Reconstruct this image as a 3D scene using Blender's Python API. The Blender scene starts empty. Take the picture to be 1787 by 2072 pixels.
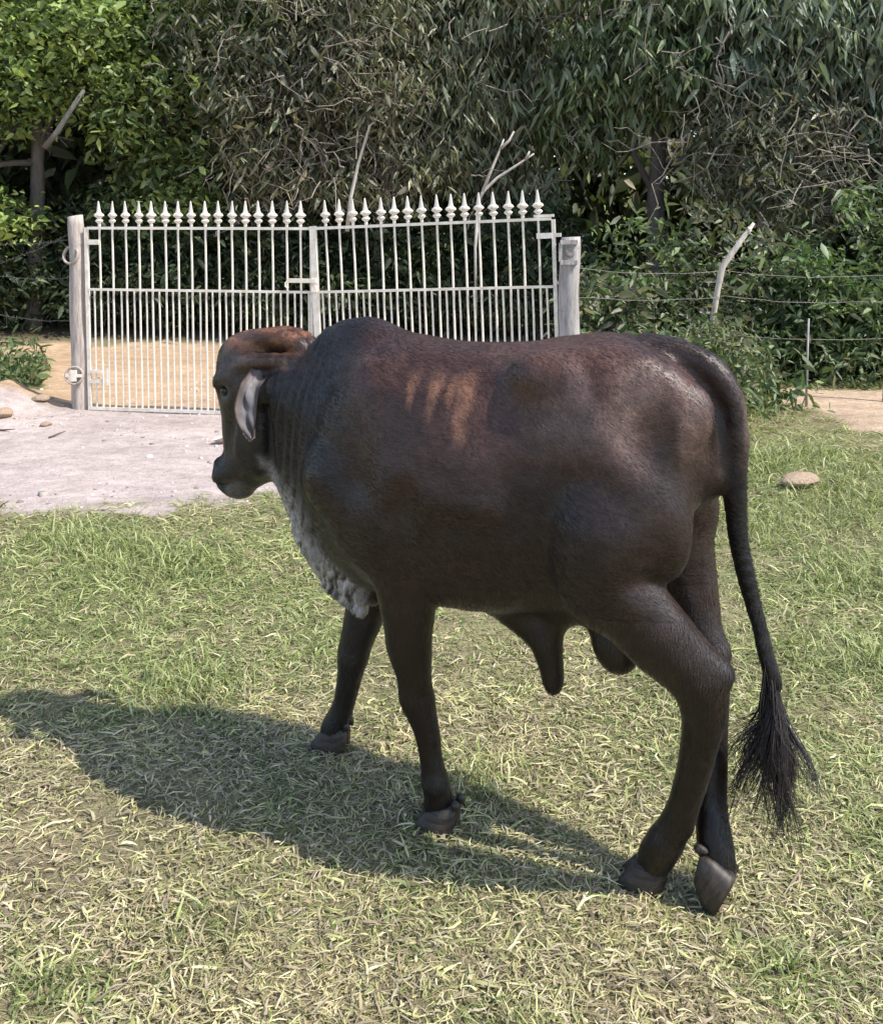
import bpy, bmesh, math, random
import numpy as np
from mathutils import Vector, Matrix

# ------------------------------------------------------------------ camera
SC = bpy.context.scene
COL = SC.collection
EYE = 1.65                       # camera height above the turf, metres
cam_d = bpy.data.cameras.new('camera')
cam = bpy.data.objects.new('camera', cam_d)
COL.objects.link(cam)
cam.location = (0, 0, EYE)
cam.rotation_euler = (math.radians(90 - 4), 0, 0)
cam_d.sensor_fit = 'HORIZONTAL'
cam_d.sensor_width = 36
cam_d.lens = 36 * 1950 / 1787
cam_d.shift_y = -(1036 - 596.36) / 1787
cam_d.clip_end = 500
SC.camera = cam

# ------------------------------------------------------------------ sky, sun, exposure
SUN_EL, SUN_AZ = 53.5, -20.0     # azimuth: angle from +X towards +Y
sdir = Vector((math.cos(math.radians(SUN_EL)) * math.cos(math.radians(SUN_AZ)),
               math.cos(math.radians(SUN_EL)) * math.sin(math.radians(SUN_AZ)),
               math.sin(math.radians(SUN_EL))))
W = bpy.data.worlds.new('World')
SC.world = W
W.use_nodes = True
nt = W.node_tree
bg = nt.nodes['Background']
sky = nt.nodes.new('ShaderNodeTexSky')
sky.sky_type = 'NISHITA'
sky.sun_disc = False
sky.sun_elevation = math.radians(SUN_EL)
sky.sun_rotation = math.radians(90 - SUN_AZ)
nt.links.new(sky.outputs[0], bg.inputs[0])
bg.inputs[1].default_value = 0.15
sun_d = bpy.data.lights.new('sun', 'SUN')
sun_d.energy = 3.3
sun_d.angle = math.radians(0.5)
sun_d.color = (1.0, 0.955, 0.88)
sun = bpy.data.objects.new('sun', sun_d)
COL.objects.link(sun)
sun.rotation_euler = sdir.to_track_quat('Z', 'Y').to_euler()
vs = SC.view_settings
vs.view_transform = 'Standard'
vs.look = 'None'
vs.exposure = 1.02
vs.gamma = 1
vs.use_curve_mapping = False
SC.cycles.use_denoising = True
SC.cycles.max_bounces = 8

# ------------------------------------------------------------------ helpers
PI = math.pi


def link(o, parent=None):
    COL.objects.link(o)
    if parent is not None:
        o.parent = parent
    return o


def tag(o, label=None, cat=None, group=None, kind=None):
    if label: o['label'] = label
    if cat: o['category'] = cat
    if group: o['group'] = group
    if kind: o['kind'] = kind
    return o


def empty(name, loc=(0, 0, 0), rz=0.0):
    o = bpy.data.objects.new(name, None)
    o.location = loc
    o.rotation_euler = (0, 0, rz)
    o.empty_display_size = .1
    return link(o)


def mesh_obj(name, verts, faces, mat=None, parent=None, smooth=False):
    me = bpy.data.meshes.new(name)
    me.from_pydata([tuple(v) for v in verts], [], [tuple(f) for f in faces])
    if mat is not None: me.materials.append(mat)
    if smooth: me.polygons.foreach_set('use_smooth', [True] * len(me.polygons))
    me.update()
    return link(bpy.data.objects.new(name, me), parent)


def np_mesh(name, V, F, mat=None, parent=None, smooth=False, col=None):
    """V (n,3), F (m,k): one mesh from arrays; col (n,3) goes into the attribute 'tint'."""
    V = np.ascontiguousarray(V, np.float32)
    F = np.ascontiguousarray(F, np.int32)
    k = F.shape[1]
    me = bpy.data.meshes.new(name)
    me.vertices.add(len(V))
    me.vertices.foreach_set('co', V.ravel())
    me.loops.add(F.size)
    me.loops.foreach_set('vertex_index', F.ravel())
    me.polygons.add(len(F))
    me.polygons.foreach_set('loop_start', np.arange(0, F.size, k, dtype=np.int32))
    me.polygons.foreach_set('loop_total', np.full(len(F), k, np.int32))
    if smooth: me.polygons.foreach_set('use_smooth', np.ones(len(F), bool))
    if col is not None:
        a = me.attributes.new('tint', 'FLOAT_COLOR', 'POINT')
        c = np.ones((len(V), 4), np.float32)
        c[:, :3] = col
        a.data.foreach_set('color', c.ravel())
    if mat is not None: me.materials.append(mat)
    me.update(calc_edges=True)
    me.validate()
    return link(bpy.data.objects.new(name, me), parent)


class MB:
    """collects boxes, tubes and lathes; build() links them as one mesh."""
    def __init__(s): s.v, s.f = [], []

    def box(s, c, size, m=None):
        n = len(s.v)
        for dx in (-.5, .5):
            for dy in (-.5, .5):
                for dz in (-.5, .5):
                    p = Vector((dx * size[0], dy * size[1], dz * size[2]))
                    if m: p = m @ p
                    s.v.append(Vector(c) + p)
        for q in ((0, 1, 3, 2), (4, 6, 7, 5), (0, 4, 5, 1), (2, 3, 7, 6), (0, 2, 6, 4), (1, 5, 7, 3)):
            s.f.append([n + i for i in q])
        return s

    def tube(s, pts, rad, n=8, cap=True):
        pts = [Vector(p) for p in pts]
        if not hasattr(rad, '__len__'): rad = [rad] * len(pts)
        base = len(s.v)
        prev = None
        for i, p in enumerate(pts):
            t = (pts[min(i + 1, len(pts) - 1)] - pts[max(i - 1, 0)]).normalized()
            if prev is None:
                a = t.cross(Vector((0, 0, 1)))
                if a.length < .1: a = t.cross(Vector((0, 1, 0)))
                a.normalize()
            else:
                a = (prev - t * prev.dot(t)).normalized()
            prev = a
            b = t.cross(a)
            for k in range(n):
                w = 2 * PI * k / n
                s.v.append(p + (a * math.cos(w) + b * math.sin(w)) * rad[i])
        for i in range(len(pts) - 1):
            for k in range(n):
                k2 = (k + 1) % n
                s.f.append([base + i * n + k, base + i * n + k2, base + (i + 1) * n + k2, base + (i + 1) * n + k])
        if cap:
            s.f.append([base + k for k in range(n)][::-1])
            s.f.append([base + (len(pts) - 1) * n + k for k in range(n)])
        return s

    def lathe(s, prof, n=8, c=(0, 0, 0), m=None):
        base = len(s.v)
        for r, z in prof:
            for k in range(n):
                w = 2 * PI * k / n
                p = Vector((r * math.cos(w), r * math.sin(w), z))
                if m: p = m @ p
                s.v.append(Vector(c) + p)
        for i in range(len(prof) - 1):
            for k in range(n):
                k2 = (k + 1) % n
                s.f.append([base + i * n + k, base + i * n + k2, base + (i + 1) * n + k2, base + (i + 1) * n + k])
        s.f.append([base + k for k in range(n)][::-1])
        s.f.append([base + (len(prof) - 1) * n + k for k in range(n)])
        return s

    def mesh(s, name, mat=None, smooth=False):
        me = bpy.data.meshes.new(name)
        me.from_pydata([tuple(v) for v in s.v], [], s.f)
        if mat: me.materials.append(mat)
        if smooth: me.polygons.foreach_set('use_smooth', [True] * len(me.polygons))
        me.update()
        return me

    def build(s, name, mat=None, parent=None, smooth=False):
        return link(bpy.data.objects.new(name, s.mesh(name, mat, smooth)), parent)


def add_obj(name, me, parent=None, loc=None, rot=None):
    o = bpy.data.objects.new(name, me)
    if loc is not None: o.location = loc
    if rot is not None: o.rotation_euler = rot
    return link(o, parent)


def new_mat(name, rough=.7):
    m = bpy.data.materials.new(name)
    m.use_nodes = True
    b = m.node_tree.nodes['Principled BSDF']
    b.inputs['Roughness'].default_value = rough
    return m, m.node_tree, b


def noise_ramp(t, scale, stops, detail=6, rough=.6, coord='Object', dist=0.0, stretch=None):
    """noise -> colour ramp, returns the ramp's colour socket (and the noise's value socket)"""
    tc = t.nodes.new('ShaderNodeTexCoord')
    src = tc.outputs[coord]
    if stretch:
        mp = t.nodes.new('ShaderNodeMapping')
        mp.inputs['Scale'].default_value = stretch
        t.links.new(src, mp.inputs[0])
        src = mp.outputs[0]
    n = t.nodes.new('ShaderNodeTexNoise')
    n.inputs['Scale'].default_value = scale
    n.inputs['Detail'].default_value = detail
    n.inputs['Roughness'].default_value = rough
    n.inputs['Distortion'].default_value = dist
    t.links.new(src, n.inputs['Vector'])
    r = t.nodes.new('ShaderNodeValToRGB')
    e = r.color_ramp.elements
    while len(e) < len(stops): e.new(.5)
    for i, (p, c) in enumerate(stops):
        e[i].position = p
        e[i].color = (*c, 1) if len(c) == 3 else c
    t.links.new(n.outputs['Fac'], r.inputs['Fac'])
    return r.outputs['Color'], n.outputs['Fac']


def mixc(t, fac, a, b, mode='MIX'):
    m = t.nodes.new('ShaderNodeMix')
    m.data_type = 'RGBA'
    m.blend_type = mode
    for sock, val in ((m.inputs[0], fac), (m.inputs[6], a), (m.inputs[7], b)):
        if hasattr(val, 'is_output'): t.links.new(val, sock)
        elif hasattr(val, '__len__'): sock.default_value = (*val, 1)
        else: sock.default_value = val
    return m.outputs[2]


def bump(t, b, h, strength=.3, dist=.01):
    n = t.nodes.new('ShaderNodeBump')
    n.inputs['Strength'].default_value = strength
    n.inputs['Distance'].default_value = dist
    t.links.new(h, n.inputs['Height'])
    t.links.new(n.outputs[0], b.inputs['Normal'])


def vnoise(p, scale, seed=0):
    """cheap smooth 2-D value noise in 0..1 for arrays of points (n,2)"""
    q = np.asarray(p) * scale
    i = np.floor(q).astype(np.int64)
    f = q - i
    f = f * f * (3 - 2 * f)
    def hsh(a, b):
        n = (a * 374761393 + b * 668265263 + seed * 974711) & 0x7fffffff
        n = ((n ^ (n >> 13)) * 1274126177) & 0x7fffffff
        return ((n ^ (n >> 16)) & 0xffff) / 65535.0
    a, b = i[..., 0], i[..., 1]
    v = (hsh(a, b) * (1 - f[..., 0]) + hsh(a + 1, b) * f[..., 0]) * (1 - f[..., 1]) + \
        (hsh(a, b + 1) * (1 - f[..., 0]) + hsh(a + 1, b + 1) * f[..., 0]) * f[..., 1]
    return v

# ------------------------------------------------------------------ terrain: turf, dirt drive, sand road
def hgt(x, y):
    p = np.stack([x, y], -1)
    h = .030 * (vnoise(p, .9, 1) - .5) + .016 * (vnoise(p, 3.1, 2) - .5)
    w = np.clip((np.hypot(x - .05, y - 2.55) - .7) / 1.2, 0, 1)        # level where the bull treads
    h = h * (.15 + .85 * w)
    # heap of earth thrown up beside the left gate post
    h = h + .20 * np.exp(-((x + 4.05) / .42) ** 2 - ((y - 8.75) / .55) ** 2) * (1 + .5 * (vnoise(p, 4.5, 8) - .5))
    h = h + .10 * np.exp(-((x + 4.9) / .8) ** 2 - ((y - 10.6) / 1.0) ** 2)
    # bank on the far side of the sand road
    h = h + .22 * np.clip((y - 12.6) / 1.4, 0, 1) * np.clip((2.5 - x) / 1.5, 0, 1)
    far = np.clip((np.hypot(x, y - 8) - 14) / 10, 0, 1)
    return h * (1 - far)


def h1(x, y):
    return float(hgt(np.array([float(x)]), np.array([float(y)]))[0])


def sstep(x, a, b):
    t = np.clip((x - a) / (b - a), 0, 1)
    return t * t * (3 - 2 * t)


def zones(x, y):
    """weights 0..1 of bare dirt and of sand at (x, y)"""
    p = np.stack([x, y], -1)
    j = .35 * (vnoise(p, 1.3, 11) - .5) + .22 * (vnoise(p, 5.5, 12) - .5)
    dirt = sstep(y + j * 1.3, 5.50, 5.80) * (1 - sstep(x + j * 1.5, 1.15, 1.5)) * (1 - sstep(y + j, 8.75, 9.1))
    clump = (1 - sstep(x + j * .5 + .40 * y, -.30, -.05)) * sstep(y + j, 8.95, 9.25)
    s1 = sstep(y + j * .5, 8.55, 8.8) * (1 - sstep(y + j, 12.9, 13.2)) * (1 - sstep(x + j, 1.5, 1.9))
    s1 = s1 * (1 - clump * (1 - sstep(y + j, 11.2, 11.6)))
    xl = 3.05 + (9.8 - y) * .20
    s2 = sstep(x + j, xl - .1, xl + .15) * sstep(y + j * .5, 7.6, 7.9) * (1 - sstep(y + j * .6, 9.7, 9.95)) * (x > 2)
    return np.clip(dirt, 0, 1), np.clip(np.maximum(s1, s2), 0, 1)


def ground_mats():
    out = []
    for name, sc in (('turf_soil', 1), ('dirt', 1), ('sand', 1)):
        m, t, b = new_mat(name, .92)
        at = t.nodes.new('ShaderNodeAttribute')
        at.attribute_name = 'tint'
        c1, f1 = noise_ramp(t, 9, [(.30, (.74, .73, .72)), (.70, (1.18, 1.17, 1.16))], 10, .7)
        c2, f2 = noise_ramp(t, 75, [(.30, (.80, .78, .76)), (.68, (1.13, 1.13, 1.13))], 6, .7, stretch=(.55, 1, 1))
        c = mixc(t, 1.0, at.outputs['Color'], c1, 'MULTIPLY')
        c = mixc(t, 1.0, c, c2, 'MULTIPLY')
        if name == 'turf_soil':      # thatch of dead stalks
            c3, f3 = noise_ramp(t, 160, [(.42, (.45, .42, .38)), (.60, (1.35, 1.3, 1.2))], 3, .6, dist=1.5)
            c = mixc(t, .8, c, c3, 'MULTIPLY')
        else:                        # scattered dark bits and hoof-scuffed streaks
            c3, f3 = noise_ramp(t, 12, [(.62, (1, 1, 1)), (.80, (.68, .65, .62))], 9, .75, stretch=(.28, 1.9, 1))
            c = mixc(t, 1.0, c, c3, 'MULTIPLY')
            c4, f4 = noise_ramp(t, 3.2, [(.35, (.86, .85, .84)), (.62, (1.08, 1.08, 1.08))], 7, .65, stretch=(.5, 1.4, 1))
            c = mixc(t, 1.0, c, c4, 'MULTIPLY')
        t.links.new(c, b.inputs['Base Color'])
        b.inputs['Specular IOR Level'].default_value = .15
        a = t.nodes.new('ShaderNodeMath')
        a.operation = 'MULTIPLY_ADD'
        t.links.new(f1, a.inputs[0])
        a.inputs[1].default_value = 2.0
        t.links.new(f2, a.inputs[2])
        bump(t, b, a.outputs[0], .75, .025)
        out.append(m)
    return out


def build_ground():
    xs = np.concatenate([[-160, -90, -50, -30, -20, -14, -11, -9, -7.5], np.arange(-6.6, 6.61, .055), [7.5, 9, 11, 14, 20, 30, 50, 90, 160]])
    ys = np.concatenate([[-60, -30, -15, -7, -3, -1, .3], np.arange(1.2, 13.9, .055), [14.5, 15.5, 17, 19, 22, 27, 35, 50, 80, 130, 200]])
    X, Y = np.meshgrid(xs, ys, indexing='ij')
    Z = hgt(X, Y)
    d, s = zones(X, Y)
    p = np.stack([X, Y], -1)
    n = vnoise(p, 1.7, 21)
    n2 = vnoise(p, 6.0, 22)
    soil = np.array([.29, .24, .165]) * (.7 + .6 * n2)[..., None] * (1 - .25 * n[..., None] * np.array([.6, -.1, .8]))
    dirtc = np.array([.51, .43, .40]) * (.86 + .24 * n)[..., None]
    sandc = np.array([.52, .37, .24]) * (.88 + .2 * n)[..., None]
    sandc = np.where((X > 2)[..., None], np.array([.52, .39, .28]) * (.88 + .2 * n)[..., None], sandc)
    floorc = np.array([.075, .062, .042])                       # darker soil tone under the trees
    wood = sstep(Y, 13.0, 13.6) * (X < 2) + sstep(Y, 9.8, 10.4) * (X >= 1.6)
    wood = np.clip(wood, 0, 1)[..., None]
    soil = soil * (1 - wood) + floorc * wood
    C = soil * (1 - d[..., None]) + dirtc * d[..., None]
    C = C * (1 - s[..., None]) + sandc * s[..., None]
    nx, ny = len(xs), len(ys)
    idx = np.arange(nx * ny).reshape(nx, ny)
    Q = np.stack([idx[:-1, :-1], idx[1:, :-1], idx[1:, 1:], idx[:-1, 1:]], -1).reshape(-1, 4)
    cd = (d[:-1, :-1] + d[1:, 1:]).ravel() * .5
    cs = (s[:-1, :-1] + s[1:, 1:]).ravel() * .5
    zone = np.where(cs > .5, 2, np.where(cd > .5, 1, 0))
    V = np.stack([X, Y, Z], -1).reshape(-1, 3)
    C = C.reshape(-1, 3)
    mats = ground_mats()
    for k, nm, lb in ((0, 'ground', 'pasture turf of straw and short grass'), (1, 'dirt_drive', 'pale bare dirt drive leading to the gate'), (2, 'sand_road', 'orange sand road beyond the gate')):
        q = Q[zone == k]
        u, inv = np.unique(q, return_inverse=True)
        o = np_mesh(nm, V[u], inv.reshape(-1, 4), mats[k], None, True, C[u])
        tag(o, lb, None, None, 'structure')


build_ground()
# ------------------------------------------------------------------ gate, posts, wire fences
def paint_mat():
    m, t, b = new_mat('white_paint', .45)
    c1, f1 = noise_ramp(t, 14, [(.33, (.60, .50, .39)), (.60, (.83, .76, .655))], 8, .7)
    c2, f2 = noise_ramp(t, 38, [(.62, (0, 0, 0)), (.76, (.75, .75, .75))], 6, .7)
    c = mixc(t, c2, c1, (.36, .22, .13))
    t.links.new(c, b.inputs['Base Color'])
    bump(t, b, f1, .2, .003)
    return m


def post_mat(name, ca, cb, cc):
    m, t, b = new_mat(name, .85)
    c1, f1 = noise_ramp(t, 16, [(.34, ca), (.60, cb)], 10, .75, stretch=(1.6, 1.6, .22))
    c2, f2 = noise_ramp(t, 5, [(.58, (0, 0, 0)), (.72, (.8, .8, .8))], 7, .7, stretch=(.6, .6, 1.6))
    c = mixc(t, c2, c1, cc)
    t.links.new(c, b.inputs['Base Color'])
    bump(t, b, f1, .8, .02)
    return m


PAINT = paint_mat()
SPEAR = MB().lathe([(.013, .0), (.017, .012), (.014, .030), (.034, .044), (.042, .054), (.030, .066), (.017, .076), (.036, .088), (.053, .100), (.046, .113), (.026, .126), (.019, .150), (.013, .190), (.007, .224), (.002, .230)], 8,
                   m=Matrix.Diagonal((.90, .40, 1)).to_4x4()).mesh('spear_tip', PAINT)


def bar_mesh(name, z0, z1, r):
    n = 5
    return MB().tube([(.0012 * math.sin(i * 2.1), 0, z0 + (z1 - z0) * i / n) for i in range(n + 1)], r, 6).mesh(name, PAINT)


def gate_leaf(hx, hy, hz, ex, ey, ez, label, right=False):
    """a leaf whose local +X runs from (hx,hy) to (ex,ey); sags as the far end does"""
    L = math.hypot(ex - hx, ey - hy)
    root = empty('gate_leaf', (hx, hy, hz), math.atan2(ey - hy, ex - hx))
    root.rotation_euler = (0, -math.atan2(ez - hz, L), math.atan2(ey - hy, ex - hx))
    tag(root, label, 'gate', 'white iron gate leaves')
    ZM, ZT = 1.085, 1.632
    n = 16
    sp = (1.980 - .127) / 15 if not right else (1.942 - .122) / 15
    s0 = .127 if not right else .122
    long_ = bar_mesh('bar', .02, ZT - .012, .0098)
    short = bar_mesh('bar', .02, ZM - .004, .0088)
    rnd = random.Random(4 if right else 9)
    for i in range(n):
        b = add_obj('bar', long_, root, (s0 + sp * i + rnd.uniform(-.003, .003), 0, 0), (0, rnd.uniform(-.003, .003), 0))
        add_obj('spear_tip', SPEAR, b, (0, 0, ZT + .010), (0, rnd.uniform(-.03, .03), rnd.uniform(-.15, .15)))
    for i in range(n + 1):
        add_obj('bar', short, root, (s0 - sp / 2 + sp * i + rnd.uniform(-.004, .004), .004, 0), (rnd.uniform(-.003, .003), rnd.uniform(-.006, .006), 0))
    end = L - .012
    for z, h in ((.010, .028), (ZM, .022), (ZT, .024)):
        MB().box((L / 2, -.0135, z), (L - .03, .010, h)).build('rail', PAINT, root)
    if right:
        MB().box((.0, 0, (ZT + .02) / 2), (.056, .036, ZT + .02)).build('stile', PAINT, root)
        MB().box((L - .0, 0, (ZT - .02) / 2 + .01), (.030, .028, ZT - .01)).build('stile', PAINT, root)
        MB().box((L - .075, 0, ZT + .026), (.165, .02, .022)).build('corner_bracket', PAINT, root)
        MB().box((L - .075, 0, ZT - .135), (.125, .034, .045)).build('corner_bracket', PAINT, root)
        MB().box((L + .035, 0, 1.50), (.05, .03, .03)).build('hinge_strap', PAINT, root)
        MB().box((L + .035, 0, .35), (.05, .03, .03)).build('hinge_strap', PAINT, root)
    else:
        MB().box((.0, 0, (ZT - .0) / 2), (.030, .03, ZT + .012)).build('stile', PAINT, root)
        MB().box((end - .035, .012, (ZT - .04) / 2), (.022, .022, ZT - .04)).build('stile', PAINT, root)
        bx = MB()
        bx.box((.068, 0, ZT - .125), (.110, .032, .045))
        bx.build('hinge_strap', PAINT, root)
        bx = MB()
        bx.box((.068, -.004, .345), (.105, .030, .028))
        bx.box((.068, -.004, .255), (.105, .030, .028))
        bx.box((.180, -.026, .300), (.022, .012, .150))
        bx.build('hinge_strap', PAINT, root)
        lt = MB().box((L - .115, -.036, 1.185), (.255, .026, .036)).build('latch', PAINT, root)
        MB().tube([(L - .235, -.045, 1.185), (L - .262, -.05, 1.165), (L - .262, -.05, 1.135), (L - .235, -.05, 1.12)], .008, 6).build('latch_handle', PAINT, lt)
        MB().box((L - .01, -.034, 1.115), (.045, .03, .05)).build('latch_keeper', PAINT, lt)
    return root


gate_leaf(-3.170, 8.61, .015, -1.080, 8.285, .010, 'left leaf of the white spear-topped iron gate with the sliding latch')
gate_leaf(-1.040, 8.265, .012, .962, 7.762, .092, 'right leaf of the white spear-topped iron gate with the wide meeting stile', True)


def ring_mesh(name, R, r, mat, n=20, k=8):
    mb = MB()
    for i in range(n):
        a = 2 * PI * i / n
        for j in range(k):
            w = 2 * PI * j / k
            mb.v.append(Vector(((R + r * math.cos(w)) * math.cos(a), (R + r * math.cos(w)) * math.sin(a), r * 1.7 * math.sin(w))))
    for i in range(n):
        for j in range(k):
            mb.f.append([i * k + j, ((i + 1) % n) * k + j, ((i + 1) % n) * k + (j + 1) % k, i * k + (j + 1) % k])
    return mb.mesh(name, mat, True)


def gate_post(x, y, r, h, mat, label, seed, chamfer):
    root = empty('gate_post', (x, y, 0))
    tag(root, label, 'post', 'gate posts')
    rnd = random.Random(seed)
    mb = MB()
    nz, nr = 26, 18
    for i in range(nz):
        z = h * i / (nz - 1)
        z = -.15 + (h + .15) * i / (nz - 1)
        rr = r * (1.06 - .10 * i / (nz - 1)) * (1 + rnd.uniform(-.012, .012))
        if i == nz - 1: rr *= .95
        ox, oy = .006 * math.sin(i * .55 + seed), .006 * math.cos(i * .4)
        for k in range(nr):
            w = 2 * PI * k / nr
            q = rr * (1 + .02 * math.sin(3 * w + i * .3))
            zz = z + (chamfer * math.cos(w) if i == nz - 1 else 0)
            mb.v.append(Vector((q * math.cos(w) + ox, q * math.sin(w) + oy, zz)))
    for i in range(nz - 1):
        for k in range(nr):
            k2 = (k + 1) % nr
            mb.f.append([i * nr + k, i * nr + k2, (i + 1) * nr + k2, (i + 1) * nr + k])
    mb.f.append([(nz - 1) * nr + k for k in range(nr)])
    mb.build('post', mat, root, True)
    return root


PM1 = post_mat('weathered_wood', (.24, .195, .165), (.50, .43, .375), (.17, .14, .12))
PM2 = post_mat('lime_washed_wood', (.20, .175, .16), (.46, .42, .395), (.12, .105, .095))
gp = gate_post(-3.275, 8.66, .072, 1.755, PM1, 'tall round weathered post holding the left gate leaf, with hinge rings', 3, .012)
ri = ring_mesh('hinge_ring', .078, .011, PM1)
o = add_obj('hinge_ring', ri, gp, (-.035, -.05, 1.405), (math.radians(78), 0, math.radians(-20)))
o = add_obj('hinge_ring', ri, gp, (-.02, -.085, .325), (math.radians(80), 0, 0))
MB().box((-.02, -.098, .325), (.15, .018, .026)).box((-.02, -.098, .325), (.05, .024, .10)).build('hinge_pin', PAINT, gp)
gp2 = gate_post(1.030, 7.74, .084, 1.575, PM2, 'shorter thick weathered grey post holding the right gate leaf', 7, .004)
MB().box((-.02, -.088, 1.535), (.135, .03, .035)).box((-.02, -.088, 1.375), (.135, .03, .035)).box((-.085, -.080, 1.455), (.025, .03, .15)).build('hinge_plate', PM2, gp2)
kn, t_, b_ = new_mat('knot_wood', .9)
c_, f_ = noise_ramp(t_, 30, [(.3, (.16, .13, .12)), (.7, (.30, .26, .25))], 6)
t_.links.new(c_, b_.inputs['Base Color'])
MB().lathe([(.041, -.004), (.043, .004), (.034, .009), (.018, .007), (.002, .006)], 14).build('knot', kn, gp2, True)
[c for c in gp2.children if c.name.startswith('knot')][0].matrix_local = Matrix.Translation((-.010, -.083, 1.455)) @ Matrix.Rotation(math.radians(90), 4, 'X')

WIRE, t_, b_ = new_mat('rusty_wire', .6)
c_, f_ = noise_ramp(t_, 20, [(.35, (.07, .065, .055)), (.7, (.17, .16, .14))], 5)
t_.links.new(c_, b_.inputs['Base Color'])
b_.inputs['Metallic'].default_value = .4
STAKE = post_mat('bare_branch_wood', (.40, .33, .27), (.62, .54, .46), (.26, .21, .17))


def wire_part(pts, root, barb=True, seed=0):
    rnd = random.Random(seed)
    P = []
    for a, b in zip(pts[:-1], pts[1:]):
        a, b = Vector(a), Vector(b)
        for k in range(10):
            w = k / 10
            p = a.lerp(b, w)
            p.z -= .05 * math.sin(PI * w) * (b - a).length / 2.5
            P.append(p + Vector((0, 0, rnd.uniform(-.006, .006))))
    P.append(Vector(pts[-1]))
    mb = MB().tube(P, .0030, 5)
    if barb:
        for i in range(1, len(P) - 1):
            for w in (.25, .75):
                p = P[i].lerp(P[i + 1], w)
                d = Vector((rnd.uniform(-1, 1), rnd.uniform(-1, 1), rnd.uniform(-1, 1))).normalized() * .022
                mb.tube([p - d, p + d], .0022, 4)
    mb.build('wire', WIRE, root)


fr = empty('wire_fence', (1.1, 7.8, 0))
tag(fr, 'barbed wire fence with a crooked bare stake running right from the gate', 'fence')
off = Vector((1.1, 7.8, 0))
for i, (za, zb, zc) in enumerate(((1.32, 1.27, 1.20), (1.09, 1.05, .955), (.80, .72, .60))):
    wire_part([Vector((1.10, 7.74, za)) - off, Vector((2.48, 8.42, zb)) - off, Vector((4.25, 9.15, zc)) - off, Vector((6.6, 10.0, zc - .05)) - off], fr, True, i)
MB().tube([Vector(p) - off for p in ((2.40, 8.46, -.2), (2.38, 8.45, .5), (2.385, 8.43, .86), (2.42, 8.42, 1.12), (2.455, 8.42, 1.31), (2.56, 8.42, 1.46), (2.66, 8.43, 1.60), (2.725, 8.43, 1.69))],
          [.028, .027, .026, .026, .030, .025, .022, .014], 9).build('stake', STAKE, fr, True)
MB().tube([Vector(p) - off for p in ((2.655, 8.43, 1.59), (2.69, 8.42, 1.63), (2.67, 8.42, 1.655))], [.022, .018, .009], 7).build('stake_stub', STAKE, fr, True)
MB().tube([Vector(p) - off for p in ((3.36, 8.78, -.1), (3.355, 8.78, .45), (3.36, 8.78, .82))], [.013, .011, .009], 7).build('stake', PM2, fr, True)
MB().tube([Vector(p) - off for p in ((4.25, 9.15, -.1), (4.27, 9.15, .7), (4.24, 9.15, 1.3))], [.028, .026, .022], 7).build('stake', STAKE, fr, True)

fl = empty('wire_fence', (-3.33, 8.7, 0))
tag(fl, 'slack barbed wire fence running left from the tall gate post', 'fence')
off = Vector((-3.33, 8.7, 0))
for i, (za, zb) in enumerate(((1.60, 1.28), (1.545, 1.50), (1.20, 1.20), (.80, .84))):
    wire_part([Vector((-3.335, 8.7, za)) - off, Vector((-4.3, 9.15, zb)) - off, Vector((-6.5, 9.9, zb - .02)) - off], fl, True, 20 + i)
MB().tube([Vector(p) - off for p in ((-5.6, 9.58, -.1), (-5.62, 9.58, .8), (-5.58, 9.58, 1.62))], [.045, .04, .035], 8).build('stake', STAKE, fl, True)
# ------------------------------------------------------------------ trees, shrubs, dead branches
RNG = np.random.default_rng(11)


def leaf_mat(name, trans=.30, rough=.5):
    m, t, b = new_mat(name, rough)
    at = t.nodes.new('ShaderNodeAttribute')
    at.attribute_name = 'tint'
    t.links.new(at.outputs['Color'], b.inputs['Base Color'])
    b.inputs['Specular IOR Level'].default_value = .4
    tr = t.nodes.new('ShaderNodeBsdfTranslucent')
    c = mixc(t, 1.0, at.outputs['Color'], (1.25, 1.35, .8), 'MULTIPLY')
    t.links.new(c, tr.inputs['Color'])
    mx = t.nodes.new('ShaderNodeMixShader')
    mx.inputs[0].default_value = trans
    out = t.nodes['Material Output']
    t.links.new(b.outputs[0], mx.inputs[1])
    t.links.new(tr.outputs[0], mx.inputs[2])
    t.links.new(mx.outputs[0], out.inputs['Surface'])
    return m


def bark_mat(name, ca, cb):
    m, t, b = new_mat(name, .9)
    c, f = noise_ramp(t, 9, [(.3, ca), (.7, cb)], 9, .7, stretch=(1, 1, .25))
    t.links.new(c, b.inputs['Base Color'])
    bump(t, b, f, .8, .03)
    return m


LEAF = leaf_mat('leaf', .30)
DRY = leaf_mat('dry_leaf', .15, .8)
BARK = bark_mat('dark_bark', (.055, .045, .038), (.15, .125, .11))
PALE = bark_mat('pale_bark', (.30, .26, .22), (.62, .56, .50))
TWIG = bark_mat('twig_bark', (.15, .125, .10), (.34, .285, .23))
GREYB = bark_mat('grey_bark', (.07, .064, .055), (.17, .155, .135))


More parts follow.
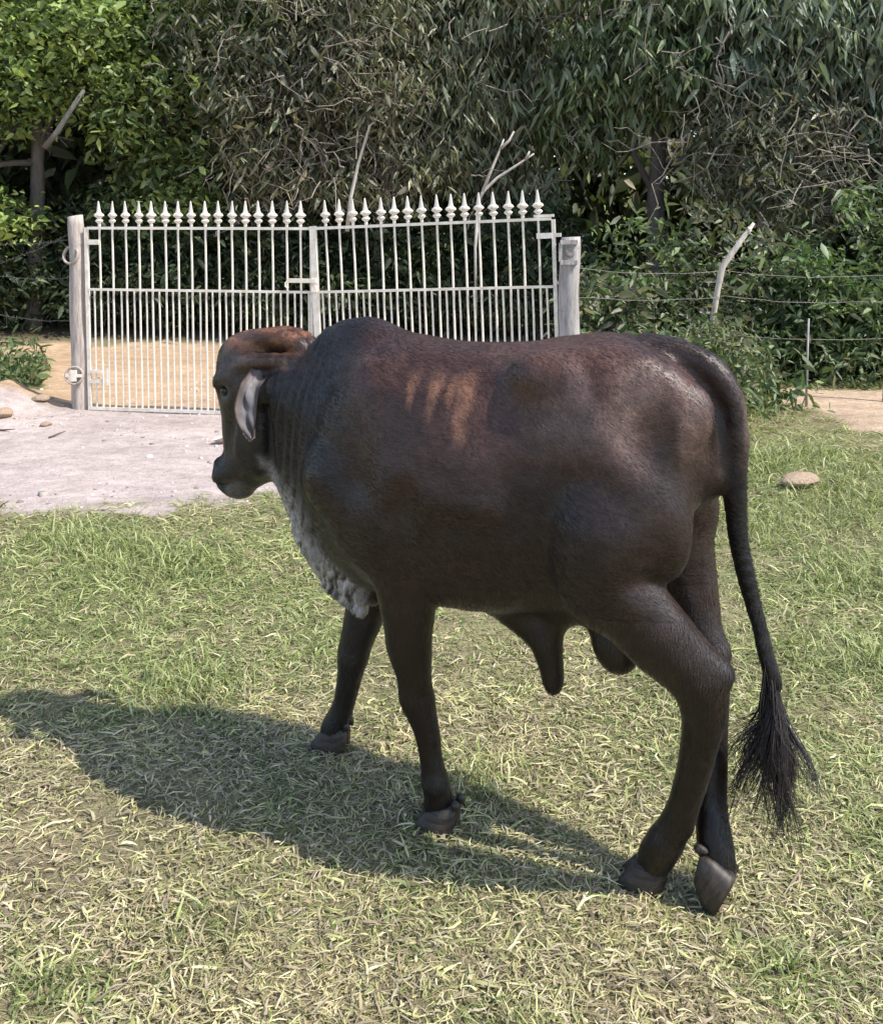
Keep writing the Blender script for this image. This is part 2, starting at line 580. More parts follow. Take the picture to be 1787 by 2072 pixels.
def leaf_arrays(P, length, width, droop, colors, rng, spread=1.0):
    """one folded four-point leaf at each point; droop 0..1 pulls the tips down"""
    n = len(P)
    az = rng.uniform(0, 2 * PI, n)
    el = rng.normal(-.1, .5 * spread, n) * (1 - droop) - droop * rng.uniform(.7, 1.5, n)
    d = np.stack([np.cos(az) * np.cos(el), np.sin(az) * np.cos(el), np.sin(el)], 1)
    r = rng.normal(size=(n, 3))
    side = np.cross(d, r)
    side /= np.linalg.norm(side, axis=1, keepdims=True)
    up = np.cross(side, d)
    sc = np.exp(rng.normal(-.12, .38, n)).clip(.35, 1.7)
    L = (length * sc)[:, None]
    Wd = (width * sc * rng.uniform(.65, 1.25, n))[:, None]
    V = np.empty((n, 6, 3))
    cv = rng.normal(0, .10, n)[:, None] * L
    V[:, 0] = P
    V[:, 1] = P + d * L * .30 + side * (Wd * .46 + cv * .5) + up * Wd * .20
    V[:, 2] = P + d * L * .66 + side * (Wd * .36 + cv) + up * Wd * .10 - np.array([0, 0, .05]) * L
    V[:, 3] = P + d * L + side * cv * 1.6 - np.array([0, 0, .16]) * L
    V[:, 4] = P + d * L * .66 - side * (Wd * .36 - cv) + up * Wd * .10 - np.array([0, 0, .05]) * L
    V[:, 5] = P + d * L * .30 - side * (Wd * .46 - cv * .5) + up * Wd * .20
    b = np.arange(n)[:, None] * 6
    F = np.concatenate([b + np.array([0, 3, 2, 1]), b + np.array([0, 5, 4, 3])])
    return V.reshape(-1, 3), F, np.repeat(colors, 6, 0)


def crown_points(blobs, n, rng, clump=.22, fill=.35):
    """points gathered in clumps through the crown's blobs (cx,cy,cz,rx,ry,rz,weight)"""
    B = np.array(blobs, float)
    w = B[:, 6] / B[:, 6].sum()
    nc = max(8, n // 40)
    k = rng.choice(len(B), nc, p=w)
    u = rng.normal(size=(nc, 3))
    u /= np.linalg.norm(u, axis=1, keepdims=True)
    rad = rng.uniform(fill, 1.0, nc) ** .6
    c = B[k, :3] + u * rad[:, None] * B[k, 3:6]
    ci = rng.integers(0, nc, n)
    tone = rng.uniform(.38, 1.4, nc)
    P = c[ci] + rng.normal(size=(n, 3)) * clump * np.array([1, 1, .8])
    return P, tone[ci]


def palette(cols, n, rng, tone):
    C = np.array(cols, float)
    k = rng.integers(0, len(C), n)
    return C[k] * (tone * rng.uniform(.75, 1.25, n))[:, None]


def limb(mb, a, b, ra, rb, rng, n=6, wob=.06, sides=7):
    a, b = np.array(a, float), np.array(b, float)
    L = np.linalg.norm(b - a)
    pts, rr = [], []
    off = np.zeros(3)
    for i in range(n + 1):
        w = i / n
        off = off + rng.normal(size=3) * wob * L / n * (0 if i in (0,) else 1)
        pts.append(a + (b - a) * w + off)
        rr.append(ra + (rb - ra) * w)
    mb.tube(pts, rr, sides)
    return pts


def tree(name, label, cat, base, trunk, r0, blobs, nleaf, cols, lsize, droop, seed, group=None, mat=LEAF, bark=BARK, clump=.18, fill=.35, twigs=0, limbs=5, twig_mat=TWIG):
    """base (x,y); trunk: top point (x,y,z) relative to base"""
    rng = np.random.default_rng(seed)
    z0 = h1(base[0], base[1])
    root = empty(name, (base[0], base[1], z0))
    tag(root, label, cat, group)
    mb = MB()
    pts = limb(mb, (0, 0, -.15), trunk, r0, r0 * .55, rng, 8, .05, 9)
    B = np.array(blobs, float)
    for i in range(limbs):
        b = B[i % len(B)]
        st = pts[rng.integers(4, len(pts))]
        tip = b[:3] + rng.normal(size=3) * b[3:6] * .45
        q = limb(mb, st, tip, r0 * .38, r0 * .10, rng, 6, .16, 6)
        for j in range(2):
            s2 = q[rng.integers(2, 6)]
            limb(mb, s2, s2 + rng.normal(size=3) * b[3:6] * .6, r0 * .16, r0 * .04, rng, 4, .2, 5)
    mb.build('trunk', bark, root, True)
    nleaf = int(nleaf * 1.9)
    P, tone = crown_points(blobs, nleaf, rng, clump, fill)
    P[:, 2] = np.maximum(P[:, 2], .04)
    V, F, C = leaf_arrays(P, lsize[0] * .9, lsize[1] * .9, droop, palette(cols, nleaf, rng, tone), rng)
    np_mesh('crown', V, F, mat, root, False, C)
    if twigs:
        tb = MB()
        for i in range(twigs):
            b = B[rng.integers(0, len(B))]
            s = b[:3] + rng.normal(size=3) * b[3:6] * .55
            s[1] -= b[4] * .4
            e = s + rng.normal(size=3) * np.array([.36, .25, .36])
            limb(tb, s, e, .011, .004, rng, 5, .42, 4)
            m = (s + e) / 2
            limb(tb, m, m + rng.normal(size=3) * .22, .006, .002, rng, 3, .25, 4)
        tag(tb.build('twigs', twig_mat, root), kind='stuff')
    return root


YEL = [(0.254, 0.319, 0.091), (0.191, 0.257, 0.076), (0.32, 0.382, 0.117), (0.123, 0.18, 0.054)]
MID = [(0.124, 0.171, 0.068), (0.167, 0.222, 0.082), (0.102, 0.142, 0.062), (0.199, 0.244, 0.11)]
DULL = [(0.234, 0.229, 0.15), (0.273, 0.258, 0.166), (0.169, 0.18, 0.111), (0.352, 0.318, 0.218), (0.141, 0.157, 0.096)]
GREY = [(0.204, 0.239, 0.143), (0.27, 0.303, 0.191), (0.15, 0.187, 0.109), (0.35, 0.382, 0.258)]
BRN = [(0.238, 0.232, 0.144), (0.204, 0.205, 0.127), (0.274, 0.254, 0.158), (0.152, 0.162, 0.092), (0.193, 0.222, 0.122)]
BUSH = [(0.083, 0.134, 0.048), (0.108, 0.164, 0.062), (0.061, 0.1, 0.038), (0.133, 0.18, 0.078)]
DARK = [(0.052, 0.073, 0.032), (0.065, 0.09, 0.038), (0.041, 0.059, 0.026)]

# row beyond the sand road, left to right: (x offsets are relative to the trunk's base)
tree('broadleaf_tree', 'bright yellow-green tree catching the sun at the left edge', 'tree', (-5.9, 13.9), (.2, 0, 3.2), .14,
     [(-.3, -.5, 3.6, 1.1, .8, 1.1, 1), (.9, -.3, 3.9, .9, .8, .8, .9), (-1.2, -.6, 2.6, .8, .7, .9, .8), (.2, .2, 5.6, 1.7, 1.2, 1.2, 1.4), (-.6, -.3, 1.6, .9, .6, .5, .4), (-1.6, 0, 4.6, 1.2, 1, 1.3, .9)],
     9500, YEL, (.13, .065), .15, 1, None, limbs=9, clump=.17)
tree('broadleaf_tree', 'mid-green tree behind the left gate post with a leaning pale limb', 'tree', (-4.1, 14.5), (.3, 0, 3.6), .15,
     [(0, -.4, 3.1, 1.2, .9, 1.0, 1), (.6, -.2, 4.8, 1.5, 1.1, 1.2, 1.2), (-.8, .1, 5.6, 1.4, 1.1, 1.2, 1), (.2, -.4, 1.9, 1.1, .6, .7, .6)],
     8500, MID + YEL[:3], (.14, .06), .25, 2, None, limbs=6)
tree('twiggy_tree', 'dull brown twiggy tree above the left half of the gate', 'tree', (-2.35, 14.2), (.1, -.1, 3.4), .12,
     [(0, -.5, 3.2, 1.0, .8, .9, 1), (-.5, -.3, 4.5, 1.2, 1, 1.1, 1.1), (.5, 0, 5.7, 1.5, 1.1, 1.2, 1.1), (.3, -.4, 2.2, 1.1, .6, .6, .6)],
     8000, DULL + BRN, (.17, .045), .55, 3, None, twigs=170, limbs=7)
tree('twiggy_tree', 'bare-limbed brown tree with tangled vines over the gate middle', 'tree', (-.95, 13.9), (.15, -.1, 3.3), .10,
     [(.1, -.4, 3.5, .9, .7, .9, 1), (-.2, -.2, 4.8, 1.1, .9, 1, 1), (.2, -.3, 2.3, 1.0, .6, .6, .6), (0, .2, 6.0, 1.5, 1.1, 1.1, 1)],
     7000, BRN + DULL, (.16, .045), .6, 4, None, bark=TWIG, twigs=260, limbs=9)
tree('drooping_tree', 'grey-green tree with long drooping leaves above the right gate leaf', 'tree', (.45, 14.6), (.1, -.2, 3.8), .13,
     [(0, -.6, 3.5, 1.1, .9, .9, 1), (.2, -.5, 4.7, 1.3, 1, 1, 1.1), (-.2, 0, 6, 1.6, 1.2, 1.2, 1.1), (.3, -.4, 2.3, .9, .7, .7, .6)],
     8500, GREY + DULL, (.20, .045), .85, 5, None, twigs=110, limbs=6)
tree('drooping_tree', 'tree with a thick dark trunk right of the gate', 'tree', (2.95, 13.4), (.05, 0, 4.3), .15,
     [(-.2, -.3, 4.0, 1.1, .9, .8, 1), (.5, -.3, 4.9, 1.3, 1.1, 1, 1.2), (-.6, .2, 5.9, 1.5, 1.2, 1.1, 1.1), (-.9, .3, 3.3, .7, .6, .7, .6)],
     8500, GREY + MID, (.20, .05), .8, 6, None, twigs=110, limbs=6)
tree('drooping_tree', 'pale-leaved drooping tree in the top right corner', 'tree', (5.0, 13.2), (-.1, 0, 4.0), .15,
     [(-.6, -.6, 4.2, 1.1, .9, .9, 1.1), (.5, -.4, 4.3, 1.1, .9, 1.1, 1.1), (0, -.2, 5.7, 1.7, 1.2, 1.2, 1.3), (.6, -.3, 3.1, 1.0, .7, .8, .8)],
     9000, [(.24, .28, .20), (.19, .23, .15), (.30, .34, .26), (.13, .16, .10)], (.22, .055), .85, 7, None, limbs=6)
tree('twiggy_tree', 'leafless brown thicket tree behind the crooked fence stake', 'tree', (4.1, 12.7), (.1, -.1, 2.5), .09,
     [(-.1, -.2, 2.6, 1.0, .6, .7, 1), (.3, -.2, 3.2, 1.1, .6, .6, .8), (.9, -.1, 2.3, .8, .6, .7, .7)],
     3600, BRN + DULL, (.15, .04), .5, 8, None, bark=TWIG, twigs=230, limbs=8)
tree('broadleaf_tree', 'dark tree closing the view at the right edge', 'tree', (6.6, 13.0), (0, 0, 3.4), .14,
     [(-.3, -.4, 2.6, 1.0, .8, 1.0, 1), (-.2, -.3, 4.0, 1.1, .9, 1, 1), (.2, .1, 5.4, 1.6, 1.2, 1.2, 1.2)],
     6500, MID + DULL, (.17, .055), .5, 9, None, limbs=5)

# shrubs: dark ones in the shade beyond the road, sunlit ones behind the right-hand wire fence
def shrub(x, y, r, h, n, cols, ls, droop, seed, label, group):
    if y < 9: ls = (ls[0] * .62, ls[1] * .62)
    tree('shrub', label, 'shrub', (x, y), (0, 0, h * .55), .03,
         [(0, 0, h * .62, r, r * .7, h * .36, 1), (r * .35, -r * .2, h * .32, r * .8, r * .6, h * .30, .8), (-r * .4, -r * .15, h * .30, r * .7, r * .6, h * .28, .8)],
         n, cols, ls, droop, seed, group, clump=.13, fill=.2, limbs=6)


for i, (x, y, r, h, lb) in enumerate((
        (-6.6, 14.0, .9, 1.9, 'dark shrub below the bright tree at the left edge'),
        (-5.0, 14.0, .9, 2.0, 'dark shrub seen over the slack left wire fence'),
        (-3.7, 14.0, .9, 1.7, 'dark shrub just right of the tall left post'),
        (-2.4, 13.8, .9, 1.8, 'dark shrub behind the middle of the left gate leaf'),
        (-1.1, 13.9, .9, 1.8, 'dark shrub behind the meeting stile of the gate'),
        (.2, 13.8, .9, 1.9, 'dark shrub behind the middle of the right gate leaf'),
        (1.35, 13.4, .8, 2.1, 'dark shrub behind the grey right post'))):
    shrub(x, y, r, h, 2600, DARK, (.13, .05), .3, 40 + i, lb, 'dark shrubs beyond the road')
for i, (x, y, r, h, lb, pal) in enumerate((
        (1.75, 9.9, .55, 1.25, 'low olive shrub just right of the grey post', DULL[:3] + BUSH[:2]),
        (2.3, 10.6, .8, 1.9, 'shadowy shrub to the left of the crooked stake', DARK + MID),
        (2.25, 8.15, .42, .92, 'leafy shrub at the foot of the crooked stake', MID + DULL[:2]),
        (3.4, 10.8, .9, 2.1, 'dull shrub behind the crooked stake', MID + DULL),
        (3.9, 10.6, .65, 1.45, 'bright leafy shrub beside the thin fence stake', BUSH + [(.16, .22, .11)]),
        (4.7, 10.7, .9, 2.1, 'tall leafy shrub between the thin stake and the right edge', BUSH + MID),
        (5.5, 10.9, .8, 1.6, 'green shrub at the right edge above the sand', BUSH))):
    shrub(x, y, r, h, 1700, pal, (.13, .045), .25, 60 + i, lb, 'sunlit shrubs behind the wire fence')

# low weeds: along the wire and on the left verge
def weeds():
    rng = np.random.default_rng(77)
    n = 7000
    P = []
    xs = rng.uniform(1.3, 6.0, n)
    ys = 8.35 + (xs - 1.3) * .36 + rng.normal(0, .30, n)
    ok = (ys > 7.8)
    zs = rng.gamma(1.6, .14, n)
    d, s = zones(xs, ys)
    ok &= (s < .4) & (zs < .75)
    P.append(np.stack([xs, ys, zs + hgt(xs, ys)], 1)[ok])
    n = 4200
    xs = rng.uniform(-6.2, -3.6, n)
    ys = rng.uniform(9.3, 11.0, n)
    d, s = zones(xs, ys)
    ok = (s < .45) & (d < .4)
    zs = rng.gamma(1.4, .07, n)
    P.append(np.stack([xs, ys, zs + hgt(xs, ys)], 1)[ok])
    P = np.concatenate(P)
    tone = .7 + .6 * vnoise(P[:, :2], 2.2, 6)
    V, F, C = leaf_arrays(P, .12, .035, .05, palette(BUSH + [(.18, .22, .09), (.22, .20, .10)], len(P), rng, tone), rng, 1.6)
    o = np_mesh('weeds', V, F, LEAF, None, False, C)
    tag(o, 'low leafy weeds along the wire fences', 'weeds', None, 'stuff')


weeds()


def woodland():
    """the wood behind the first row, one mass"""
    rng = np.random.default_rng(5)
    blobs = []
    for i in range(30):
        x = -15 + i * 1.05
        blobs.append((x, 16.6 + rng.uniform(-.5, .8), 2.0 + rng.uniform(-.5, .6), 1.4, .9, 1.6, 1))
        blobs.append((x, 17.0 + rng.uniform(-.5, .8), 5.0 + rng.uniform(-.6, .6), 1.5, 1.0, 1.7, 1))
        blobs.append((x, 17.6 + rng.uniform(-.5, .8), 7.6 + rng.uniform(-.6, .9), 1.6, 1.2, 1.6, .8))
    for i in range(34):
        x = -20 + i * 1.2
        for z, rz in ((1.6, 1.6), (4.2, 1.8), (7.4, 2.0)):
            blobs.append((x, 19.4 + rng.uniform(-.6, .6), z, 1.7, .9, rz, 1.2))
    for i in range(7):
        for z, rz in ((1.2, 1.2), (3.4, 1.5), (6.2, 1.8)):
            blobs.append((8.6 + i * 1.3, 12.6 + rng.uniform(-.5, .8), z, 1.2, .9, rz, .9))
            blobs.append((-8.6 - i * 1.3, 14.4 + rng.uniform(-.5, .8), z, 1.2, .9, rz, .7))
    n = 130000
    P, tone = crown_points(blobs, n, rng, .34, .2)
    P[:, 2] = np.maximum(P[:, 2], .05)
    V, F, C = leaf_arrays(P, .36, .18, .45, palette(MID + DULL + GREY[:2], n, rng, tone * .75), rng)
    o = np_mesh('woodland', V, F, LEAF, None, False, C)
    tag(o, 'dense dark wood filling the background behind the trees', 'wood', None, 'stuff')


woodland()

# dead branches
mb = MB()
for p in ([(0, 0, 0), (.06, 0, .14), (.25, .02, .32), (.50, -.02, .48), (.62, 0, .56), (.72, 0, .63)],
          [(.06, 0, .14), (.16, .04, .40), (.27, .03, .66), (.33, .02, .82)],
          [(.29, .03, .70), (.40, .02, .80), (.46, .02, .92)], [(.62, 0, .56), (.66, -.02, .66)],
          [(0, 0, 0), (-.04, .02, -.6), (-.02, .05, -1.9)]):
    mb.tube(p, [.026 * (1 - .6 * i / (len(p) - 1)) for i in range(len(p))], 7)
o = mb.build('dead_branch', PALE, None, True)
o.location = (.48, 12.6, 1.98)
tag(o, 'pale forked dead branch rising behind the right gate leaf', 'branch')
mb = MB().tube([(-.01, 0, -.45), (.04, 0, 0), (.14, .02, .45), (.30, 0, .95), (.36, 0, 1.0)], [.030, .026, .022, .017, .008], 7)
o = mb.build('dead_branch', PALE, None, True)
o.location = (-1.25, 12.9, 2.05)
tag(o, 'pale slender stick leaning above the middle of the gate', 'branch')
mb = MB().tube([(.02, 0, -.02), (.20, 0, .20), (.36, .02, .46), (.55, .02, .74)], [.042, .038, .032, .022], 8)
o = mb.build('dead_branch', GREYB, None, True)
o.location = (-5.25, 12.8, 2.72)
tag(o, 'short grey limb leaning among the bright leaves at upper left', 'branch')
# ------------------------------------------------------------------ the bull
BULL_LOC = (0.2072, 2.5188, 0.0)
BULL_ROT = PI - math.radians(26)          # local +X is the way it walks, +Y its left side


def smin(a, b, k):
    h = np.maximum(k - np.abs(a - b), 0) / k
    return np.minimum(a, b) - h * h * k * .25


class SDF:
    def __init__(s, lo, hi, h):
        s.lo, s.h = np.array(lo, float), h
        s.n = np.ceil((np.array(hi) - s.lo) / h).astype(int) + 1
        s.ax = [s.lo[i] + h * np.arange(s.n[i]) for i in range(3)]
        s.d = np.full(tuple(s.n), 1.0, np.float32)

    def win(s, lo, hi, pad):
        i0 = np.maximum(np.floor((np.array(lo) - pad - s.lo) / s.h).astype(int), 0)
        i1 = np.minimum(np.ceil((np.array(hi) + pad - s.lo) / s.h).astype(int) + 1, s.n)
        sl = tuple(slice(a, b) for a, b in zip(i0, i1))
        X, Y, Z = np.meshgrid(*[s.ax[i][sl[i]] for i in range(3)], indexing='ij', sparse=True)
        return sl, X, Y, Z

    def put(s, sl, d, k, cut=False):
        cur = s.d[sl]
        s.d[sl] = -smin(-cur, d, k) if cut else smin(cur, d, k)

    def cone(s, a, b, ra, rb, k=.03, sy=1.0, cut=False):
        a, b = np.array(a, float), np.array(b, float)
        R = max(ra, rb)
        sl, X, Y, Z = s.win(np.minimum(a, b) - R, np.maximum(a, b) + R, k + .03)
        e = b - a
        t = np.clip(((X - a[0]) * e[0] + (Y - a[1]) * e[1] + (Z - a[2]) * e[2]) / max(e @ e, 1e-9), 0, 1)
        d = np.sqrt((X - a[0] - t * e[0]) ** 2 + ((Y - a[1] - t * e[1]) * sy) ** 2 + (Z - a[2] - t * e[2]) ** 2) - (ra + (rb - ra) * t)
        s.put(sl, d, k, cut)

    def chain(s, pts, k=.03, sy=1.0, sub=4):
        P = np.array(pts, float)
        if len(P) > 2:                        # smooth the polyline before sweeping it
            E = np.vstack([2 * P[0] - P[1], P, 2 * P[-1] - P[-2]])
            out = []
            for i in range(len(P) - 1):
                p0, p1, p2, p3 = E[i:i + 4]
                for t in np.arange(sub) / sub:
                    out.append(.5 * (2 * p1 + (p2 - p0) * t + (2 * p0 - 5 * p1 + 4 * p2 - p3) * t * t + (3 * p1 - p0 - 3 * p2 + p3) * t ** 3))
            out.append(P[-1])
            pts = [tuple(q) for q in out]
            s.cone(pts[0][:3], pts[1][:3], pts[0][3], pts[1][3], k, sy)
            k = min(k, .012)
        for p, q in zip(pts[:-1], pts[1:]):
            s.cone(p[:3], q[:3], p[3], q[3], k, sy)

    def ell(s, c, r, k=.04, rot=None, cut=False):
        """ellipsoid; rot = (axis, degrees)"""
        c, r = np.array(c, float), np.array(r, float)
        R = max(r) if rot else r
        sl, X, Y, Z = s.win(c - R, c + R, k + .03)
        x, y, z = X - c[0], Y - c[1], Z - c[2]
        if rot:
            for axis, deg in ([rot] if isinstance(rot[0], str) else rot):
                ca, sa = math.cos(math.radians(deg)), math.sin(math.radians(deg))
                if axis == 'y': x, z = ca * x - sa * z, sa * x + ca * z
                if axis == 'x': y, z = ca * y + sa * z, -sa * y + ca * z
                if axis == 'z': x, y = ca * x + sa * y, -sa * x + ca * y
        k0 = np.sqrt((x / r[0]) ** 2 + (y / r[1]) ** 2 + (z / r[2]) ** 2)
        k1 = np.sqrt((x / r[0] ** 2) ** 2 + (y / r[1] ** 2) ** 2 + (z / r[2] ** 2) ** 2)
        s.put(sl, k0 * (k0 - 1) / np.maximum(k1, 1e-6), k, cut)

    def loft(s, st, p=2.3, k=.03):
        st = np.array(st, float)
        X, Y, Z = np.meshgrid(*s.ax, indexing='ij', sparse=True)
        xs = s.ax[0]
        def sm(col):   # smooth (Catmull-Rom like) interpolation of a station column
            x, y = st[:, 0], st[:, col]
            m = np.gradient(y, x)
            i = np.clip(np.searchsorted(x, xs) - 1, 0, len(x) - 2)
            hh = x[i + 1] - x[i]
            t = np.clip((xs - x[i]) / hh, 0, 1)
            return (2 * t**3 - 3 * t**2 + 1) * y[i] + (t**3 - 2 * t**2 + t) * hh * m[i] + (-2 * t**3 + 3 * t**2) * y[i + 1] + (t**3 - t**2) * hh * m[i + 1]
        top, bot, w = sm(1), sm(2), sm(3)
        zc, w_at = sm(4), np.maximum(w, .005)          # zc: height of the widest place
        w3, c3 = w_at[:, None, None], zc[:, None, None]
        up = np.maximum(top - zc, .01)[:, None, None]
        dn = np.maximum(zc - bot, .01)[:, None, None]
        hz = np.where(Z > c3, up, dn)
        q = ((np.abs(Y) / w3) ** p + (np.abs(Z - c3) / hz) ** p) ** (1 / p)
        d = (q - 1) * np.minimum(w3, np.minimum(up, dn) * 1.0)
        out = np.maximum(st[0, 0] - X, X - st[-1, 0])
        d = np.maximum(d, out)
        s.put((slice(None),) * 3, d, k)

    def surface(s):
        """naive surface nets"""
        D = s.d
        ins = D < 0
        c = ins[:-1, :-1, :-1].astype(np.int8)
        n = tuple(s.n - 1)
        cnt = np.zeros(n, np.int8)
        for a in (0, 1):
            for b in (0, 1):
                for e in (0, 1):
                    cnt += ins[a:a + n[0], b:b + n[1], e:e + n[2]]
        act = (cnt > 0) & (cnt < 8)
        idx = np.full(n, -1, np.int64)
        cells = np.argwhere(act)
        idx[act] = np.arange(len(cells))
        acc = np.zeros((len(cells), 3))
        num = np.zeros(len(cells))
        off = [(a, b, e) for a in (0, 1) for b in (0, 1) for e in (0, 1)]
        val = {o: D[cells[:, 0] + o[0], cells[:, 1] + o[1], cells[:, 2] + o[2]].astype(float) for o in off}
        for o in off:
            for ax in range(3):
                if o[ax] == 0:
                    o2 = tuple(1 if i == ax else o[i] for i in range(3))
                    v0, v1 = val[o], val[o2]
                    m = (v0 < 0) != (v1 < 0)
                    t = v0[m] / (v0[m] - v1[m])
                    p = np.tile(np.array(o, float), (m.sum(), 1))
                    p[:, ax] += t
                    acc[m] += p
                    num[m] += 1
        V = s.lo + s.h * (cells + acc / num[:, None])
        F = []
        for ax in range(3):
            b, e = [i for i in range(3) if i != ax]
            sl0 = [slice(None)] * 3
            sl1 = [slice(None)] * 3
            sl0[ax], sl1[ax] = slice(0, -1), slice(1, None)
            A, B = ins[tuple(sl0)], ins[tuple(sl1)]
            for flip, M in ((False, A & ~B), (True, ~A & B)):
                g = np.argwhere(M)
                g = g[(g[:, b] > 0) & (g[:, e] > 0) & (g[:, b] < s.n[b] - 1) & (g[:, e] < s.n[e] - 1)]
                def cell(db, de):
                    q = g.copy()
                    q[:, b] += db
                    q[:, e] += de
                    return idx[q[:, 0], q[:, 1], q[:, 2]]
                quad = np.stack([cell(-1, -1), cell(0, -1), cell(0, 0), cell(-1, 0)], 1)
                if flip != (ax == 1): quad = quad[:, ::-1]
                F.append(quad)
        return V, np.concatenate(F)


def relax(V, F, it=2, lam=.5):
    E = np.concatenate([F[:, [i, (i + 1) % 4]] for i in range(4)])
    deg = np.bincount(E.ravel(), minlength=len(V)).astype(float)[:, None]
    for _ in range(it):
        for l in (lam, -lam * 1.03):
            acc = np.zeros_like(V)
            for ax in range(3):
                acc[:, ax] = np.bincount(E[:, 0], V[E[:, 1], ax], len(V)) + np.bincount(E[:, 1], V[E[:, 0], ax], len(V))
            V = V + l * (acc / np.maximum(deg, 1) - V)
    return V


def bull_body():
    S = SDF((-.80, -.40, -.06), (1.10, .40, 1.47), .0095)
    #        x     top   bottom  half-width  height of greatest width
    S.loft([(-.545, 1.18, 1.02, .02, 1.12),
            (-.512, 1.250, 1.0, .065, 1.13),
            (-.455, 1.305, .955, .135, 1.13),
            (-.375, 1.350, .85, .182, 1.11),
            (-.260, 1.385, .72, .215, 1.06),
            (-.120, 1.368, .665, .235, 1.00),
            (.050, 1.343, .635, .270, .96),
            (.200, 1.342, .625, .275, .95),
            (.350, 1.355, .62, .240, .96),
            (.450, 1.350, .63, .205, .98),
            (.550, 1.310, .67, .160, 1.02),
            (.650, 1.280, .76, .122, 1.06),
            (.750, 1.275, .87, .105, 1.10),
            (.840, 1.250, 1.0, .085, 1.13)])
    S.ell((.50, 0, 1.305), (.125, .055, .085), .07)             # hump
    S.ell((.58, 0, .76), (.12, .085, .15), .06, ('y', 20))      # brisket
    for y in (1, -1):
        S.ell((.40, .155 * y, 1.10), (.095, .060, .20), .06, ('y', -22))   # shoulder blade
        S.cone((.47, .15 * y, .97), (.30, .165 * y, .80), .09, .085, .06)  # upper arm
        S.ell((-.125, .176 * y, 1.300), (.050, .032, .032), .11)           # hook bone
        S.ell((-.30, .12 * y, 1.20), (.19, .10, .15), .07)                 # rump
        S.ell((-.478, .088 * y, 1.215), (.038, .038, .060), .04)           # pin bone
        S.ell((-.325, .135 * y, 1.02), (.135, .105, .23), .06, ('y', 24))   # thigh
        for i in range(5):                                                 # ribs
            x0 = .03 + .062 * i
            S.cone((x0 + .035, .190 * y, 1.21), (x0 - .025, .245 * y, .98), .014, .016, .07)
        S.ell((.0, .320 * y, 1.235), (.06, .05, .065), .12, cut=True)      # hollow before the hip
        S.ell((-.42, .235 * y, 1.22), (.06, .035, .09), .10, cut=True)     # hollow beside the tail head
        S.cone((.20, .30 * y, .98), (.25, .29 * y, .80), .022, .02, .05, cut=True)  # crease behind the shoulder
    # legs: points are x, y, z, radius
    S.chain([(.281, .175, .90, .105), (.270, .175, .80, .092), (.258, .155, .686, .078), (.264, .130, .537, .058)], .04, 1.1)
    S.chain([(.264, .130, .537, .058), (.256, .108, .40, .043), (.252, .104, .365, .043), (.228, .090, .265, .031), (.217, .085, .181, .029), (.203, .077, .098, .036), (.210, .071, .05, .034)], .02, 1.12)
    S.chain([(.50, -.165, .82, .09), (.535, -.165, .62, .078), (.572, -.158, .46, .060), (.604, -.15, .344, .047), (.611, -.145, .30, .042), (.640, -.143, .165, .031), (.672, -.143, .085, .037), (.690, -.144, .045, .034)], .025, 1.12)
    S.chain([(-.28, .165, .93, .135), (-.275, .175, .82, .108), (-.350, .165, .755, .092), (-.430, .142, .665, .078), (-.500, .118, .585, .060)], .04, 1.2)
    S.chain([(-.500, .118, .585, .058), (-.510, .112, .53, .052), (-.508, .105, .475, .045), (-.488, .095, .357, .037), (-.450, .078, .216, .035), (-.406, .065, .118, .042), (-.378, .05, .06, .036)], .025, 1.15)
    S.cone((-.45, .135, .70), (-.552, .113, .615), .025, .030, .03)        # tendon to the point of the hock
    S.chain([(-.36, -.14, .96, .12), (-.38, -.125, .82, .10), (-.435, -.105, .66, .070), (-.472, -.075, .535, .053)], .04, 1.2)
    S.chain([(-.472, -.075, .535, .052), (-.495, -.06, .47, .042), (-.503, -.03, .372, .032), (-.508, .0, .236, .031), (-.527, .022, .145, .041), (-.545, .04, .080, .034)], .025, 1.1)
    S.cone((-.43, -.10, .69), (-.512, -.08, .575), .025, .029, .03)
    # joints and tendons
    S.ell((.266, .110, .392), (.026, .036, .045), .02)
    S.ell((.232, .104, .385), (.018, .022, .026), .015)
    S.cone((.236, .100, .33), (.196, .084, .17), .014, .015, .010)
    S.ell((.212, .081, .135), (.034, .038, .034), .02)
    S.ell((.620, -.148, .305), (.028, .038, .045), .02)
    S.cone((.600, -.146, .26), (.628, -.144, .13), .014, .015, .010)
    S.cone((-.548, .108, .56), (-.470, .080, .19), .015, .016, .010)
    S.ell((-.420, .070, .140), (.036, .040, .036), .02)
    S.ell((-.490, .112, .545), (.030, .040, .050), .02)
    S.cone((-.525, -.055, .46), (-.540, .005, .19), .014, .015, .010)
    S.cone((-.47, .150, .68), (-.38, .185, .80), .016, .020, .02)       # edge of the gaskin muscle
    # sheath and scrotum
    S.chain([(.03, 0, .665, .065), (-.065, 0, .575, .044), (-.082, 0, .54, .036), (-.094, 0, .48, .028), (-.100, 0, .435, .022)], .045)
    S.cone((-.12, .0, .64), (-.16, 0, .67), .04, .05, .06)
    S.ell((-.262, .01, .605), (.058, .055, .085), .04, ('y', 8))
    S.ell((-.285, .0, .555), (.035, .042, .04), .03)
    # dewlap: a thin hanging fold
    S.chain([(.712, 0, .88, .028), (.692, 0, .80, .022), (.680, .006, .74, .020), (.642, -.004, .665, .020), (.592, .006, .605, .022), (.54, -.002, .566, .022), (.485, 0, .540, .022)], .05)
    S.chain([(.69, 0, .92, .05), (.655, 0, .80, .05), (.60, 0, .71, .055), (.53, 0, .65, .06), (.46, 0, .62, .06)], .05)
